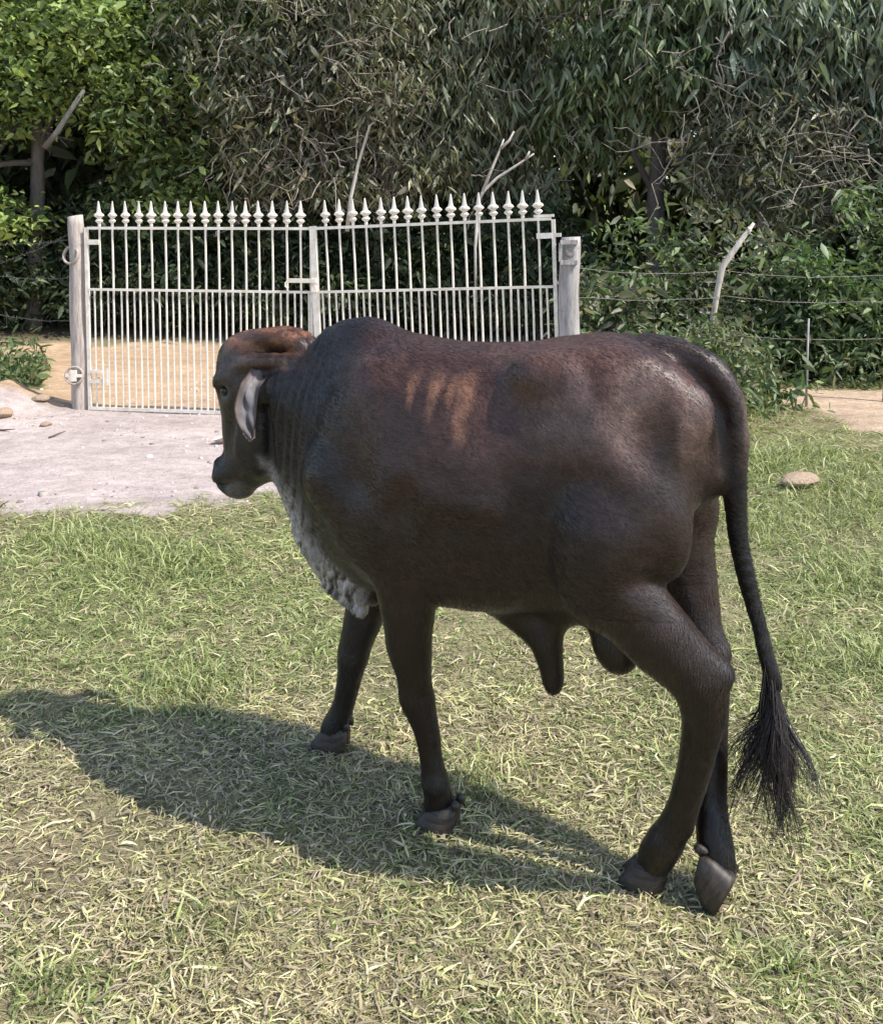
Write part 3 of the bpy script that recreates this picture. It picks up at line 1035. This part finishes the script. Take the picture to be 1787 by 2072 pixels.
    # neck and head
    S.chain([(.62, 0, 1.16, .115), (.74, 0, 1.15, .105), (.83, 0, 1.16, .10)], .05)
    S.ell((.882, 0, 1.212), (.105, .088, .122), .05, ('y', 14))
    S.ell((.835, 0, 1.296), (.090, .066, .045), .05, ('y', 25))
    S.cone((.892, 0, 1.13), (.912, 0, .95), .082, .056, .05, 1.12)
    S.ell((.944, 0, .900), (.062, .062, .052), .035)
    S.ell((.964, 0, .874), (.040, .052, .036), .03)
    S.ell((.988, 0, .903), (.026, .050, .038), .010)
    S.ell((.825, 0, 1.01), (.080, .075, .125), .05, ('y', -14))
    S.cone((.830, 0, .965), (.915, 0, .865), .070, .042, .05)
    S.ell((.925, 0, .842), (.050, .042, .026), .012)
    for y in (1, -1):                                              # fold of the crest over the poll
        S.chain([(.885, .030 * y, 1.262, .028), (.850, .036 * y, 1.296, .030), (.800, .036 * y, 1.318, .029), (.745, .034 * y, 1.322, .027), (.695, .030 * y, 1.312, .024), (.655, .026 * y, 1.292, .018)], .016)
        S.cone((.83, .078 * y, 1.275), (.70, .066 * y, 1.290), .007, .009, .012, cut=True)
        S.chain([(.845, .075 * y, 1.245, .020), (.78, .082 * y, 1.262, .020), (.70, .066 * y, 1.268, .017), (.655, .055 * y, 1.262, .012)], .02)
    for y in (1, -1):
        S.ell((.915, .078 * y, 1.200), (.045, .020, .026), .03, ('y', 30))       # brow
        S.ell((.918, .088 * y, 1.165), (.022, .014, .018), .02, cut=True)        # eye socket
        S.ell((.998, .034 * y, .907), (.014, .012, .017), .012, cut=True)       # nostril
        S.cone((1.015, .030 * y, .860), (.900, .062 * y, .868), .010, .009, .006, cut=True)
        S.ell((.80, .078 * y, 1.02), (.06, .018, .10), .04, ('y', -14))          # cheek muscle
        S.cone((.745, .085 * y, 1.12), (.735, .08 * y, .93), .018, .016, .04, cut=True)  # groove behind the jaw
    # tail
    S.chain([(-.34, 0, 1.348, .040), (-.435, 0, 1.336, .034), (-.500, 0, 1.300, .032), (-.541, 0, 1.232, .029), (-.552, 0, 1.15, .027)], .02)
    S.chain([(-.552, 0, 1.15, .027), (-.553, 0, 1.07, .024), (-.558, 0, .95, .020), (-.579, 0, .831, .0165), (-.611, 0, .715, .016), (-.643, 0, .599, .016), (-.661, 0, .55, .012)], .012)
    for y in (1, -1):
        S.cone((-.415, .050 * y, 1.318), (-.485, .052 * y, 1.272), .004, .013, .02, cut=True)
        S.cone((-.485, .052 * y, 1.272), (-.520, .048 * y, 1.215), .014, .016, .02, cut=True)
        S.cone((-.520, .048 * y, 1.215), (-.532, .044 * y, 1.08), .016, .012, .02, cut=True)
    V, F = S.surface()
    V = relax(V, F, 3)
    return V, F


def hide_mat():
    m, t, b = new_mat('hide', .40)
    at = t.nodes.new('ShaderNodeAttribute')
    at.attribute_name = 'tint'
    c1, f1 = noise_ramp(t, 26, [(.3, (.72, .70, .70)), (.7, (1.25, 1.22, 1.2))], 6)
    col = mixc(t, 1.0, at.outputs['Color'], c1, 'MULTIPLY')
    c2, f2 = noise_ramp(t, 420, [(.35, (.75, .75, .75)), (.65, (1.2, 1.2, 1.2))], 3, stretch=(.35, 1, .5))
    col = mixc(t, 1.0, col, c2, 'MULTIPLY')
    # dust caught in the coat
    c3, f3 = noise_ramp(t, 7, [(.58, (0, 0, 0)), (.80, (.10, .10, .10))], 8, .7)
    col = mixc(t, c3, col, (.22, .19, .16))
    t.links.new(col, b.inputs['Base Color'])
    b.inputs['Sheen Weight'].default_value = .05
    b.inputs['Sheen Roughness'].default_value = .4
    b.inputs['Specular IOR Level'].default_value = .40
    mm = t.nodes.new('ShaderNodeMath')
    mm.operation = 'MULTIPLY_ADD'
    t.links.new(f1, mm.inputs[0])
    mm.inputs[1].default_value = 2.5
    t.links.new(f2, mm.inputs[2])
    bump(t, b, mm.outputs[0], .30, .0035)
    return m


def vertex_normals(V, F):
    n = np.cross(V[F[:, 2]] - V[F[:, 0]], V[F[:, 3]] - V[F[:, 1]])
    N = np.zeros_like(V)
    for i in range(4):
        for ax in range(3):
            N[:, ax] += np.bincount(F[:, i], n[:, ax], len(V))
    return N / np.maximum(np.linalg.norm(N, axis=1, keepdims=True), 1e-9)


def ss(x, a, b):
    t = np.clip((x - a) / (b - a), 0, 1)
    return t * t * (3 - 2 * t)


def build_bull():
    root = empty('bull', BULL_LOC, BULL_ROT)
    tag(root, 'dark brown humped bull walking away over the grass with its head low', 'bull')
    V, F = bull_body()
    N = vertex_normals(V, F)
    x, y, z = V[:, 0], V[:, 1], V[:, 2]
    # loose skin: folds of the dewlap and throat, wrinkles on neck and behind the shoulder
    fold = ss(x, .41, .50) * (1 - ss(x, .74, .80)) * (1 - ss(z, .82, 1.0)) * ss(-np.abs(y), -.15, -.06) * ss(z, .495, .535)
    q = np.stack([x * 16 + z * 9, z * 5 - x * 7], 1)
    wav = np.sin(q[:, 0] * 8.5 + 9 * vnoise(q, 1.1, 3) + 8 * y + 5 * vnoise(q, 3.1, 13))
    V = V + N * (fold * .0040 * (wav + 1.2 * (vnoise(q, 2.9, 51) - .5)))[:, None]
    neck = ss(x, .50, .60) * (1 - ss(x, .72, .78)) * ss(z, .85, .98)
    V = V + N * (neck * .0022 * np.sin((x * .95 + z * .12) * 190 + 5 * vnoise(q, 1.1, 5)))[:, None]
    V = V + N * (.0030 * (vnoise(np.stack([x * 22 + y * 17, z * 22 - y * 11], 1), 1, 9) - .5))[:, None]
    V = V + N * (.0075 * (vnoise(np.stack([x * 7 + y * 5, z * 6 - y * 4], 1), 1, 19) - .5) * ss(z, .6, .8))[:, None]
    # coat: dark legs and neck, browner barrel, russet poll and ribs, grey dewlap
    col = np.tile(np.array([.0245, .0132, .0092]), (len(V), 1))
    def blend(c, w):
        nonlocal col
        w = np.clip(w, 0, 1)[:, None]
        col = col * (1 - w) + np.array(c) * w
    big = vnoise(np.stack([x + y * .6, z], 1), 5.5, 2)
    med = vnoise(np.stack([x + y * .8, z * .45], 1), 17, 4)
    blend((.0100, .0052, .0036), 1 - ss(z, .42, .80))
    blend((.0145, .0108, .0100), ss(x, .40, .58) * .9)
    blend((.092, .045, .031), ss(z, .98, 1.25) * (1 - ss(x, .32, .46)) * ss(big, .30, .70) * .85)  # brown of the back, lightened further to paint sun on its top
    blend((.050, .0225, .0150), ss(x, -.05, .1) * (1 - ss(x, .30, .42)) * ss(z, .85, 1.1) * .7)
    # russet streaks running down from the back over the ribs
    wob = .012 * (vnoise(np.stack([x * 9, z * 22], 1), 1, 14) - .5)
    for xc, top, bot, w0 in ((.212, 1.275, 1.185, .020), (.150, 1.275, 1.165, .024), (.070, 1.28, 1.115, .034), (.108, 1.27, 1.19, .014)):
        t_ = np.clip((top - z) / (top - bot), 0, 1)
        wd = w0 * (1.15 - .75 * t_)
        m_ = ss(-np.abs(x - xc - wob + .012 * t_), -wd, -wd * .35) * ss(z, bot - .01, bot + .03) * (1 - ss(z, top - .03, top + .03)) * (np.abs(y) > .1)
        blend((.200, .098, .058), m_ * (.36 + .45 * med))
    blend((.150, .096, .080), (1 - ss(x, -.16, -.08)) * ss(z, 1.05, 1.2) * (1 - ss(z, 1.30, 1.36)) * ss(med, .3, .7) * .7)  # sun patch on the rump, painted into the coat colour
    blend((.012, .011, .012), ss(z, 1.30, 1.40) * ss(x, .42, .50) * .7)
    cr = ss(x, .63, .70) * ss(z + .3 * np.clip(x - .84, 0, 1), 1.272, 1.300)
    cst = vnoise(np.stack([x * 26 + z * 18, z * 60 - x * 10], 1), 1, 23)
    blend((.20, .085, .042), cr * (.35 + .65 * ss(cst, .2, .7)))
    blend((.13, .085, .068), ss(x, .64, .70) * (1 - ss(x, .86, .90)) * ss(z, 1.235, 1.255) * (1 - ss(z, 1.268, 1.282)) * ss(np.abs(y), .03, .05) * .8)
    blend((.012, .007, .005), ss(x, .66, .70) * (1 - ss(x, .84, .86)) * np.exp(-((z - 1.281) / .007) ** 2) * .8)
    blend((.07, .038, .024), ss(x, .70, .82) * ss(z, 1.12, 1.24) * (1 - ss(z, 1.27, 1.33)) * .6)
    mot = vnoise(q, 2.3, 41)
    spk = vnoise(q, 6.5, 71)
    blend((.50, .47, .465), fold * ss(mot * .6 + spk * .6 + .18 * wav, .12, .72) * .92)
    blend((.007, .006, .006), ss(x, .90, .96) * (1 - ss(z, .88, .94)))
    blend((.14, .125, .115), np.exp(-((x - .905) / .022) ** 2 - ((z - 1.166) / .03) ** 2) * ss(np.abs(y), .05, .07) * .5)
    blend((.16, .145, .135), ss(x, .84, .88) * (1 - ss(x, .93, .95)) * (1 - ss(z, .87, .90)) * .6)
    blend((.28, .26, .25), np.exp(-((x - (.742 + (z - .90) * .35)) / .012) ** 2) * ss(z, .84, .88) * (1 - ss(z, .96, 1.0)) * .8)
    # tail: dark from the rump down
    tl = (1 - ss(x, -.56, -.53)) * (1 - ss(z, 1.0, 1.2)) * (np.abs(y) < .05)
    blend((.008, .006, .006), tl)
    hide = hide_mat()
    # short hair lying along the body, part of the same mesh
    rng = np.random.default_rng(17)
    N = vertex_normals(V, F)
    A = np.linalg.norm(np.cross(V[F[:, 2]] - V[F[:, 0]], V[F[:, 3]] - V[F[:, 1]]), axis=1)
    nh = 150000
    fi = rng.choice(len(F), nh, p=A / A.sum())
    wts = rng.dirichlet((1, 1, 1, 1), nh)
    Pq = (V[F[fi]] * wts[..., None]).sum(1)
    Nq = (N[F[fi]] * wts[..., None]).sum(1)
    Nq /= np.linalg.norm(Nq, axis=1, keepdims=True)
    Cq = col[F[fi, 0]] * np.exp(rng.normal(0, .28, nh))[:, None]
    sw = vnoise(Pq[:, [0, 2]], 5, 61) - .5
    flow = np.stack([-1 + 1.2 * (Pq[:, 2] < .75), .5 * sw, -.55 - .9 * (Pq[:, 2] < .75) + 1.1 * sw], 1) + rng.normal(0, .16, (nh, 3))
    flow -= Nq * (flow * Nq).sum(1, keepdims=True)
    flow /= np.maximum(np.linalg.norm(flow, axis=1, keepdims=True), 1e-6)
    sd = np.cross(Nq, flow)
    ln = (rng.uniform(.007, .016, nh) * np.where(Pq[:, 0] > .82, .6, 1))[:, None]
    wd = rng.uniform(.0005, .0010, nh)[:, None]
    H = np.empty((nh, 4, 3))
    H[:, 0] = Pq - sd * wd
    H[:, 1] = Pq + sd * wd
    H[:, 2] = Pq + flow * ln + Nq * ln * .17 + sd * wd * .3
    H[:, 3] = Pq + flow * ln + Nq * ln * .17 - sd * wd * .3
    nv = len(V)
    V2 = np.vstack([V, H.reshape(-1, 3)])
    F2 = np.vstack([F, nv + np.arange(nh * 4).reshape(-1, 4)])
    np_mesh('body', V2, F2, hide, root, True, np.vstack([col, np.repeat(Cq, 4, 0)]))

    # ---- hooves: two claws to a foot and two dewclaws behind
    hm, t, b = new_mat('horn_grey', .55)
    c, f = noise_ramp(t, 34, [(.3, (.009, .006, .004)), (.72, (.060, .042, .031))], 5, stretch=(1, 1, 4))
    t.links.new(c, b.inputs['Base Color'])
    bump(t, b, f, .4, .003)
    def claw_mesh(side):
        mb = MB()
        prof = [(-.046, .004), (-.030, .0), (.010, .0), (.045, .006), (.064, .018), (.060, .030), (.040, .041), (.005, .046), (-.030, .042), (-.046, .030)]
        rings = [(1.0, 0, 0.0), (1.02, -.001, .012), (.90, -.008, .032), (.76, -.016, .052), (.60, -.020, .066)]
        n = len(prof)
        for s_, dx, zz in rings:
            for px, py in prof:
                mb.v.append(Vector((px * s_ + dx, (py * (.55 + .45 * s_) + .0015) * side, zz + (.016 * (.06 - px) / .1 if zz > .06 else 0))))
        for i in range(len(rings) - 1):
            for k in range(n):
                k2 = (k + 1) % n
                fc = [i * n + k, i * n + k2, (i + 1) * n + k2, (i + 1) * n + k]
                mb.f.append(fc if side > 0 else fc[::-1])
        bot = list(range(n))
        top = [(len(rings) - 1) * n + k for k in range(n)]
        mb.f += [bot[::-1], top] if side > 0 else [bot, top[::-1]]
        return mb.mesh('hoof', hm, True)
    cl = {s_: claw_mesh(s_) for s_ in (1, -1)}
    dew = MB().lathe([(.003, -.004), (.010, .002), (.011, .010), (.007, .022), (.002, .027)], 8).mesh('dewclaw', hm, True)
    feet = [((.205, .072, -.004), 0, 4, 1.05), ((.690, -.145, -.002), 0, 10, 1.05),
            ((-.362, .047, -.004), 0, 4, 1.06), ((-.562, .050, .048), 64, 0, 1.12)]
    for (fx, fy, fz), pitch, yaw, sc in feet:
        M = Matrix.Translation((fx, fy, fz)) @ Matrix.Rotation(math.radians(yaw), 4, 'Z') @ Matrix.Rotation(math.radians(pitch), 4, 'Y') @ Matrix.Scale(sc, 4)
        for s_ in (1, -1):
            o = add_obj('hoof', cl[s_], root)
            o.matrix_local = M @ Matrix.Rotation(math.radians(3 * s_), 4, 'Z')
            d = add_obj('dewclaw', dew, root)
            d.matrix_local = M @ Matrix.Translation((-.052, .019 * s_, .096)) @ Matrix.Rotation(math.radians(200), 4, 'Y')

    # ---- eyes
    em, t, b = new_mat('eye_dark', .08)
    b.inputs['Base Color'].default_value = (.012, .008, .006, 1)
    eye = MB().lathe([(.001, -.017), (.010, -.0138), (.0155, -.007), (.017, 0), (.0155, .007), (.010, .0138), (.001, .017)], 12).mesh('eye', em, True)
    for s_ in (1, -1):
        add_obj('eye', eye, root, (.914, .071 * s_, 1.163))

    # ---- ears: long, drooping, pale inside
    ea, t, b = new_mat('ear_skin', .6)
    at = t.nodes.new('ShaderNodeAttribute')
    at.attribute_name = 'tint'
    c1, f1 = noise_ramp(t, 45, [(.3, (.6, .6, .6)), (.7, (1.3, 1.28, 1.28))], 6, stretch=(1, 1, .35))
    t.links.new(mixc(t, 1.0, at.outputs['Color'], c1, 'MULTIPLY'), b.inputs['Base Color'])
    bump(t, b, f1, .6, .004)
    NU, NV = 22, 13
    for s_ in (1, -1):
        P, C = [], []
        for layer in (0, 1):
            for i in range(NU):
                u = i / (NU - 1)
                wd = (.0235 + .008 * math.sin(min(u * 1.4, 1) * PI * .5)) * (1 - max(0, (u - .52) / .48) ** 1.7) + .0015
                cx = .772 - .012 * u + .010 * math.sin(u * PI)
                cz = 1.236 - .198 * u
                cy = .086 + .050 * math.sin(min(u * 1.6, 1.2) * 1.25) - .012 * u
                for j in range(NV):
                    v = j / (NV - 1) * 2 - 1
                    rim = abs(v) ** 2.2
                    cup = -.020 * (1 - v * v) * (1 - .5 * u)
                    ridge = .006 * math.sin(v * 5 + u * 6) * (1 - rim) + .004 * math.sin(u * 22 + v * 3) * (1 - rim)
                    th = (0 if layer == 0 else -.006 * (1 - rim))
                    P.append((cx + .92 * v * wd + .010 * math.sin(u * 4.4) * (1 - abs(v)), (cy + .035 * min(1, u * 5) + .42 * v * wd + cup + ridge + th) * s_, cz + .010 * v * (1 - u) + .012 * (1 - v * v) * (u > .97)))
                    pale = np.array([.18, .163, .163]) * (.8 + .25 * math.sin(v * 4 + u * 5))
                    dark = np.array([.10, .07, .06])
                    w = max(0, 1 - rim * 1.25) if layer == 0 else 0
                    w *= .35 + .65 * min(1, u * 3)
                    C.append(pale * w + dark * (1 - w))
        Q = []
        n1 = NU * NV
        for i in range(NU - 1):
            for j in range(NV - 1):
                a = i * NV + j
                fq = [a, a + 1, a + NV + 1, a + NV]
                Q.append(fq if s_ < 0 else fq[::-1])
                fq = [n1 + k for k in fq]
                Q.append(fq[::-1] if s_ < 0 else fq)
        for i in range(NU - 1):
            for j in (0, NV - 1):
                a = i * NV + j
                Q.append([a, a + NV, a + NV + n1, a + n1])
        np_mesh('ear', P, Q, ea, root, True, np.array(C))

    # ---- switch of the tail: tapering locks of hair
    th, t, b = new_mat('tail_hair', .38)
    c, f = noise_ramp(t, 9, [(.35, (.010, .008, .008)), (.75, (.060, .047, .048))], 4)
    t.links.new(c, b.inputs['Base Color'])
    rnd = random.Random(5)
    mb = MB()
    for lock in range(58):                    # locks of hair, each a handful of strands on one wavy path
        u = rnd.random() ** .6
        side = rnd.uniform(-1, 1)            # -1 towards the hocks, +1 away behind
        start = Vector((-.622 - .040 * u, rnd.uniform(-.010, .010), .66 - .13 * u))
        if side < -.05:
            sp = -side
            end = Vector((-.665 + .150 * sp * rnd.uniform(.75, 1.1), rnd.uniform(-.05, .05), .42 - .29 * rnd.random()))
            mid = Vector((-.660 + .015 * sp, end.y * .5, start.z * .42 + end.z * .58 + .06 * sp))
        else:
            end = Vector((-.655 - .115 * side * rnd.uniform(.7, 1.1), rnd.uniform(-.06, .06), .37 - .23 * rnd.random()))
            mid = Vector((-.672 - .010 * side, end.y * .5, (start.z + end.z) * .5))
        wv, ph, fq = rnd.uniform(.012, .032), rnd.uniform(0, 6), rnd.uniform(4, 9)
        for strand in range(rnd.randint(9, 15)):
            o0 = Vector((rnd.gauss(0, .003), rnd.gauss(0, .003), rnd.gauss(0, .008)))
            o1 = Vector((rnd.gauss(0, .010), rnd.gauss(0, .010), rnd.gauss(0, .02)))
            ln = rnd.uniform(.8, 1.05)
            pts = []
            for k in range(10):
                w = k / 9 * ln
                p = start * (1 - w) ** 2 + mid * 2 * w * (1 - w) + end * w * w + o0 * (1 - w) + o1 * w
                p.x += wv * math.sin(w * fq + ph + strand * .05) * w
                p.y += wv * math.cos(w * fq * .8 + ph) * w
                pts.append(p)
            r = rnd.uniform(.0007, .0017)
            mb.tube(pts, [r, r * 1.2, r * 1.2, r * 1.1, r, r * .9, r * .75, r * .55, r * .35, r * .1], 3, False)
    mb.build('tail_switch', th, root, True)
    return root


build_bull()
# ------------------------------------------------------------------ grass, stones, litter
def build_grass():
    rng = np.random.default_rng(3)
    cells = []
    for y0, y1, dens in ((1.55, 2.6, 14500), (2.6, 3.6, 11500), (3.6, 5.0, 8000), (5.0, 7.0, 4600), (7.0, 12.4, 1900)):
        xm = y1 * .47 + .8
        n = int(2 * xm * (y1 - y0) * dens)
        cells.append(np.stack([rng.uniform(-xm, xm, n), rng.uniform(y0, y1, n)], 1))
    P = np.concatenate(cells)
    x, y = P[:, 0], P[:, 1]
    d, s = zones(x, y)
    wood = ((y > 10.3) & (x > 1.4)) | ((y > 12.4))
    big = vnoise(P, .75, 31) * .6 + vnoise(P, 2.1, 32) * .4
    pat = vnoise(P, 4.2, 33)
    fine = vnoise(P, 13, 34)
    # bare patches
    bare = sstep(vnoise(P, 1.25, 36) * .6 + vnoise(P, 4.0, 37) * .4, .57, .76) * .62
    spot = np.exp(-((x + .86) / .16) ** 2 - ((y - 2.45) / .05) ** 2) * .95
    keep = (rng.random(len(P)) > np.maximum(np.maximum(d, s) * 1.12, np.maximum(bare, spot))) & ~wood
    edge = (d > .05) & (d < .9)
    P, x, y, big, pat, fine, d = P[keep], x[keep], y[keep], big[keep], pat[keep], fine[keep], d[keep]
    n = len(P)
    # how green: greener in the middle distance, strawier in the foreground
    g = big * .75 + pat * .35 + .12 * sstep(y, 2.4, 3.6) + .05 * sstep(x, 1.0, 2.0) * sstep(y, 3, 6) - .06 * (1 - sstep(y, 1.9, 2.8))
    tuft = np.zeros(n)
    for tx, ty, tr in ((.13, 2.78, .24), (1.75, 5.2, .55), (1.55, 3.6, .35), (-.85, 1.98, .12), (2.3, 6.6, .8), (1.25, 2.5, .15), (-.9, 3.3, .3), (-1.4, 4.6, .45), (.15, 1.85, .1), (-4.6, 10.4, 1.3), (2.4, 8.4, .9), (1.95, 4.4, .4), (2.6, 5.6, .5), (-.55, 2.15, .14), (.75, 2.05, .10), (-1.9, 5.0, .4)):
        tuft += np.exp(-((x - tx) ** 2 + (y - ty) ** 2 * 1.8) / tr ** 2)
    g = g - .01 + .32 * tuft
    r = rng.random(n)
    green = r < sstep(g, .18, .92)
    straw = np.array([[.52, .46, .28], [.45, .385, .25], [.64, .58, .40], [.30, .24, .17], [.46, .40, .33], [.48, .46, .24], [.42, .41, .21], [.36, .29, .235], [.22, .175, .13]])
    lush = np.array([[.235, .275, .085], [.165, .21, .06], [.30, .33, .125], [.36, .375, .17], [.11, .15, .045], [.40, .395, .20]])
    C = straw[rng.integers(0, len(straw), n)]
    C = C * np.array([1, .99, .86])
    C[green] = lush[rng.integers(0, len(lush), green.sum())]
    C = C * (rng.uniform(.62, 1.32, n) * (.86 + .34 * fine))[:, None]
    lod = .80 + .085 * np.clip(y - 2, 0, 7)
    L = rng.gamma(4.5, .0108, n).clip(.016, .11) * (1 + .55 * np.minimum(tuft, 1) * green) * (.8 + .12 * np.clip(y - 2, 0, 5))
    Wd = rng.gamma(3.6, .00100, n).clip(.0014, .0085) * lod
    az = rng.uniform(0, 2 * PI, n)
    el = np.where(green, rng.uniform(.08, .75, n), rng.uniform(-.04, .38, n))
    el = np.where(tuft * rng.random(n) > .45, rng.uniform(.6, 1.3, n), el)
    z0 = hgt(x, y) + rng.uniform(-.002, .016, n) * ~green
    dirh = np.stack([np.cos(az), np.sin(az), np.zeros(n)], 1)
    side = np.stack([-np.sin(az), np.cos(az), rng.uniform(-.5, .5, n)], 1)
    bend = rng.uniform(.2, 1.1, n)
    twist = rng.normal(0, .35, n)
    V = np.empty((n, 7, 3))
    pos = np.stack([x, y, z0], 1)
    e = el.copy()
    ws = (1.0, 1.05, .75)
    rot = dirh.copy()
    for k in range(3):
        V[:, 2 * k] = pos - side * (Wd * .5 * ws[k])[:, None]
        V[:, 2 * k + 1] = pos + side * (Wd * .5 * ws[k])[:, None]
        a = az + twist * (k + .5)
        step = np.stack([np.cos(a) * np.cos(e), np.sin(a) * np.cos(e), np.sin(e)], 1)
        pos = pos + step * (L / 3)[:, None]
        pos[:, 2] = np.maximum(pos[:, 2], z0 - .001 + .002 * k)
        e = e - bend * .5
    V[:, 6] = pos
    b = np.arange(n)[:, None] * 7
    F = np.concatenate([b + np.array([0, 1, 3, 2]), b + np.array([2, 3, 5, 4])])
    T = b + np.array([4, 5, 6])
    cv = np.repeat(C, 7, 0) * np.tile(np.array([.8, .8, 1, 1, 1.08, 1.08, 1.15]), n)[:, None]
    # quads and tip triangles in one mesh
    me = bpy.data.meshes.new('grass')
    VV = V.reshape(-1, 3).astype(np.float32)
    me.vertices.add(len(VV))
    me.vertices.foreach_set('co', VV.ravel())
    loops = np.concatenate([F.ravel(), T.ravel()]).astype(np.int32)
    me.loops.add(len(loops))
    me.loops.foreach_set('vertex_index', loops)
    nq, ntri = len(F), len(T)
    me.polygons.add(nq + ntri)
    me.polygons.foreach_set('loop_start', np.concatenate([np.arange(nq) * 4, nq * 4 + np.arange(ntri) * 3]).astype(np.int32))
    me.polygons.foreach_set('loop_total', np.concatenate([np.full(nq, 4), np.full(ntri, 3)]).astype(np.int32))
    a = me.attributes.new('tint', 'FLOAT_COLOR', 'POINT')
    c4 = np.ones((len(VV), 4), np.float32)
    c4[:, :3] = cv
    a.data.foreach_set('color', c4.ravel())
    me.materials.append(leaf_mat('grass_blade', .22, .55))
    me.update(calc_edges=True)
    o = link(bpy.data.objects.new('grass', me))
    tag(o, 'short trampled grass, green blades among pale straw', 'grass', None, 'stuff')
    print('blades', n)


build_grass()

STONE = bark_mat('stone', (.30, .21, .14), (.52, .38, .265))


def stone_mesh(seed, flat=.6):
    rng = np.random.default_rng(seed)
    bm = bmesh.new()
    bmesh.ops.create_icosphere(bm, subdivisions=3, radius=1)
    V = np.array([v.co[:] for v in bm.verts])
    ax = rng.normal(size=(9, 3))
    ax /= np.linalg.norm(ax, axis=1, keepdims=True)
    cut = rng.uniform(.62, .95, 9)
    for a, c in zip(ax, cut):
        d = V @ a
        V = V - np.maximum(d - c, 0)[:, None] * a * .85
    V += .03 * np.stack([vnoise(V[:, :2] * 3 + V[:, 2:], 2, 1), vnoise(V[:, 1:] * 3, 2, 2), vnoise(V[:, ::2] * 3, 2, 3)], 1)
    V[:, 2] *= flat
    for v, c in zip(bm.verts, V): v.co = c
    me = bpy.data.meshes.new('rock')
    bm.to_mesh(me)
    bm.free()
    me.materials.append(STONE)
    return me


o = add_obj('rock', stone_mesh(2, .55), None, (2.27, 6.05, h1(2.27, 6.05) + .045), (0, 0, .4))
o.scale = (.150, .11, .085)
tag(o, 'tan rock lying in the grass behind the bull\'s tail', 'rock')
rr = random.Random(8)
for i, (x, y, s, lb) in enumerate(((-3.75, 8.15, .11, 'broad clod at the near side of the earth heap'), (-4.15, 8.35, .10, 'clod at the left of the earth heap by the tall post'),
                                   (-3.62, 8.62, .085, 'small clod touching the foot of the tall left post'), (-3.30, 7.95, .055, 'little clod in front of the tall left post'))):
    o = add_obj('rock', stone_mesh(20 + i, .6), None, (x, y, h1(x, y) + s * .2), (0, 0, rr.uniform(0, 6)))
    o.scale = (s, s * .75, s * .8)
    tag(o, lb, 'rock')

# curled dry leaf on the drive
mb = MB()
NU, NV = 9, 7
for i in range(NU):
    u = i / (NU - 1)
    for j in range(NV):
        v = j / (NV - 1) * 2 - 1
        w = .055 * math.sin(PI * min(.04 + u * .95, 1)) ** .8
        mb.v.append(Vector(((u - .5) * .20, v * w, .012 + .05 * v * v * math.sin(PI * u) + .03 * (u - .5) ** 2 * 4 * .5 + .006 * math.sin(v * 9 + u * 5))))
for i in range(NU - 1):
    for j in range(NV - 1):
        a = i * NV + j
        mb.f.append([a, a + NV, a + NV + 1, a + 1])
dl, t_, b_ = new_mat('dead_leaf', .8)
c_, f_ = noise_ramp(t_, 18, [(.3, (.45, .34, .26)), (.7, (.66, .55, .46))], 6)
t_.links.new(c_, b_.inputs['Base Color'])
o = mb.build('dry_leaf', dl, None, True)
o.location = (-1.66, 7.30, h1(-1.66, 7.30) + .004)
o.rotation_euler = (0, 0, .3)
tag(o, 'curled dry leaf lying on the dirt drive in front of the bull\'s face', 'leaf')
for i, (x, y, a, l, lb) in enumerate(((-3.05, 7.55, 1.1, .16, 'short dark twig standing askew on the drive by the left post'), (-3.55, 7.75, -.3, .20, 'dark twig lying below the earth heap'))):
    o = MB().tube([(-l / 2, 0, .008), (0, .012, .014), (l / 2, -.004, .03)], [.008, .007, .003], 6).build('twig', BARK, None, True)
    o.location = (x, y, h1(x, y))
    o.rotation_euler = (0, 0, a)
    tag(o, lb, 'twig')


def litter():
    """crumbs of earth, chaff and leaf bits strewn over drive and road"""
    rng = np.random.default_rng(9)
    n = 3600
    x = rng.uniform(-4.8, 1.2, n)
    y = rng.uniform(5.5, 10.5, n)
    d, s = zones(x, y)
    k = (np.maximum(d, s) > .5) & (rng.random(n) < .25 + .75 * sstep(vnoise(np.stack([x, y], 1), 1.6, 3), .45, .75))
    x, y = x[k], y[k]
    n = len(x)
    sz = rng.gamma(1.5, .0042, n) + .002
    base = np.stack([x, y, hgt(x, y)], 1)
    o8 = np.array([[-1, -1, -.5], [1, -1, -.5], [1, 1, -.5], [-1, 1, -.5], [-.6, -.6, 1], [.6, -.6, 1], [.6, .6, 1], [-.6, .6, 1]], float) * np.array([1, .8, .5])
    a = rng.uniform(0, 6.28, n)
    c, si = np.cos(a)[:, None], np.sin(a)[:, None]
    jit = o8[None] * rng.uniform(.6, 1.3, (n, 8, 3)) * sz[:, None, None]
    V = np.stack([jit[..., 0] * c - jit[..., 1] * si, jit[..., 0] * si + jit[..., 1] * c, jit[..., 2]], -1) + base[:, None]
    fq = np.array([[0, 3, 2, 1], [4, 5, 6, 7], [0, 1, 5, 4], [1, 2, 6, 5], [2, 3, 7, 6], [3, 0, 4, 7]])
    F = (np.arange(n)[:, None, None] * 8 + fq).reshape(-1, 4)
    cols = np.array([[.52, .45, .42], [.40, .34, .30], [.24, .20, .16], [.58, .51, .47]])[rng.integers(0, 4, n)]
    o = np_mesh('litter', V.reshape(-1, 3), F, DRY, None, False, np.repeat(cols, 8, 0))
    tag(o, 'crumbs of earth and chaff strewn over the drive', 'litter', None, 'stuff')


litter()
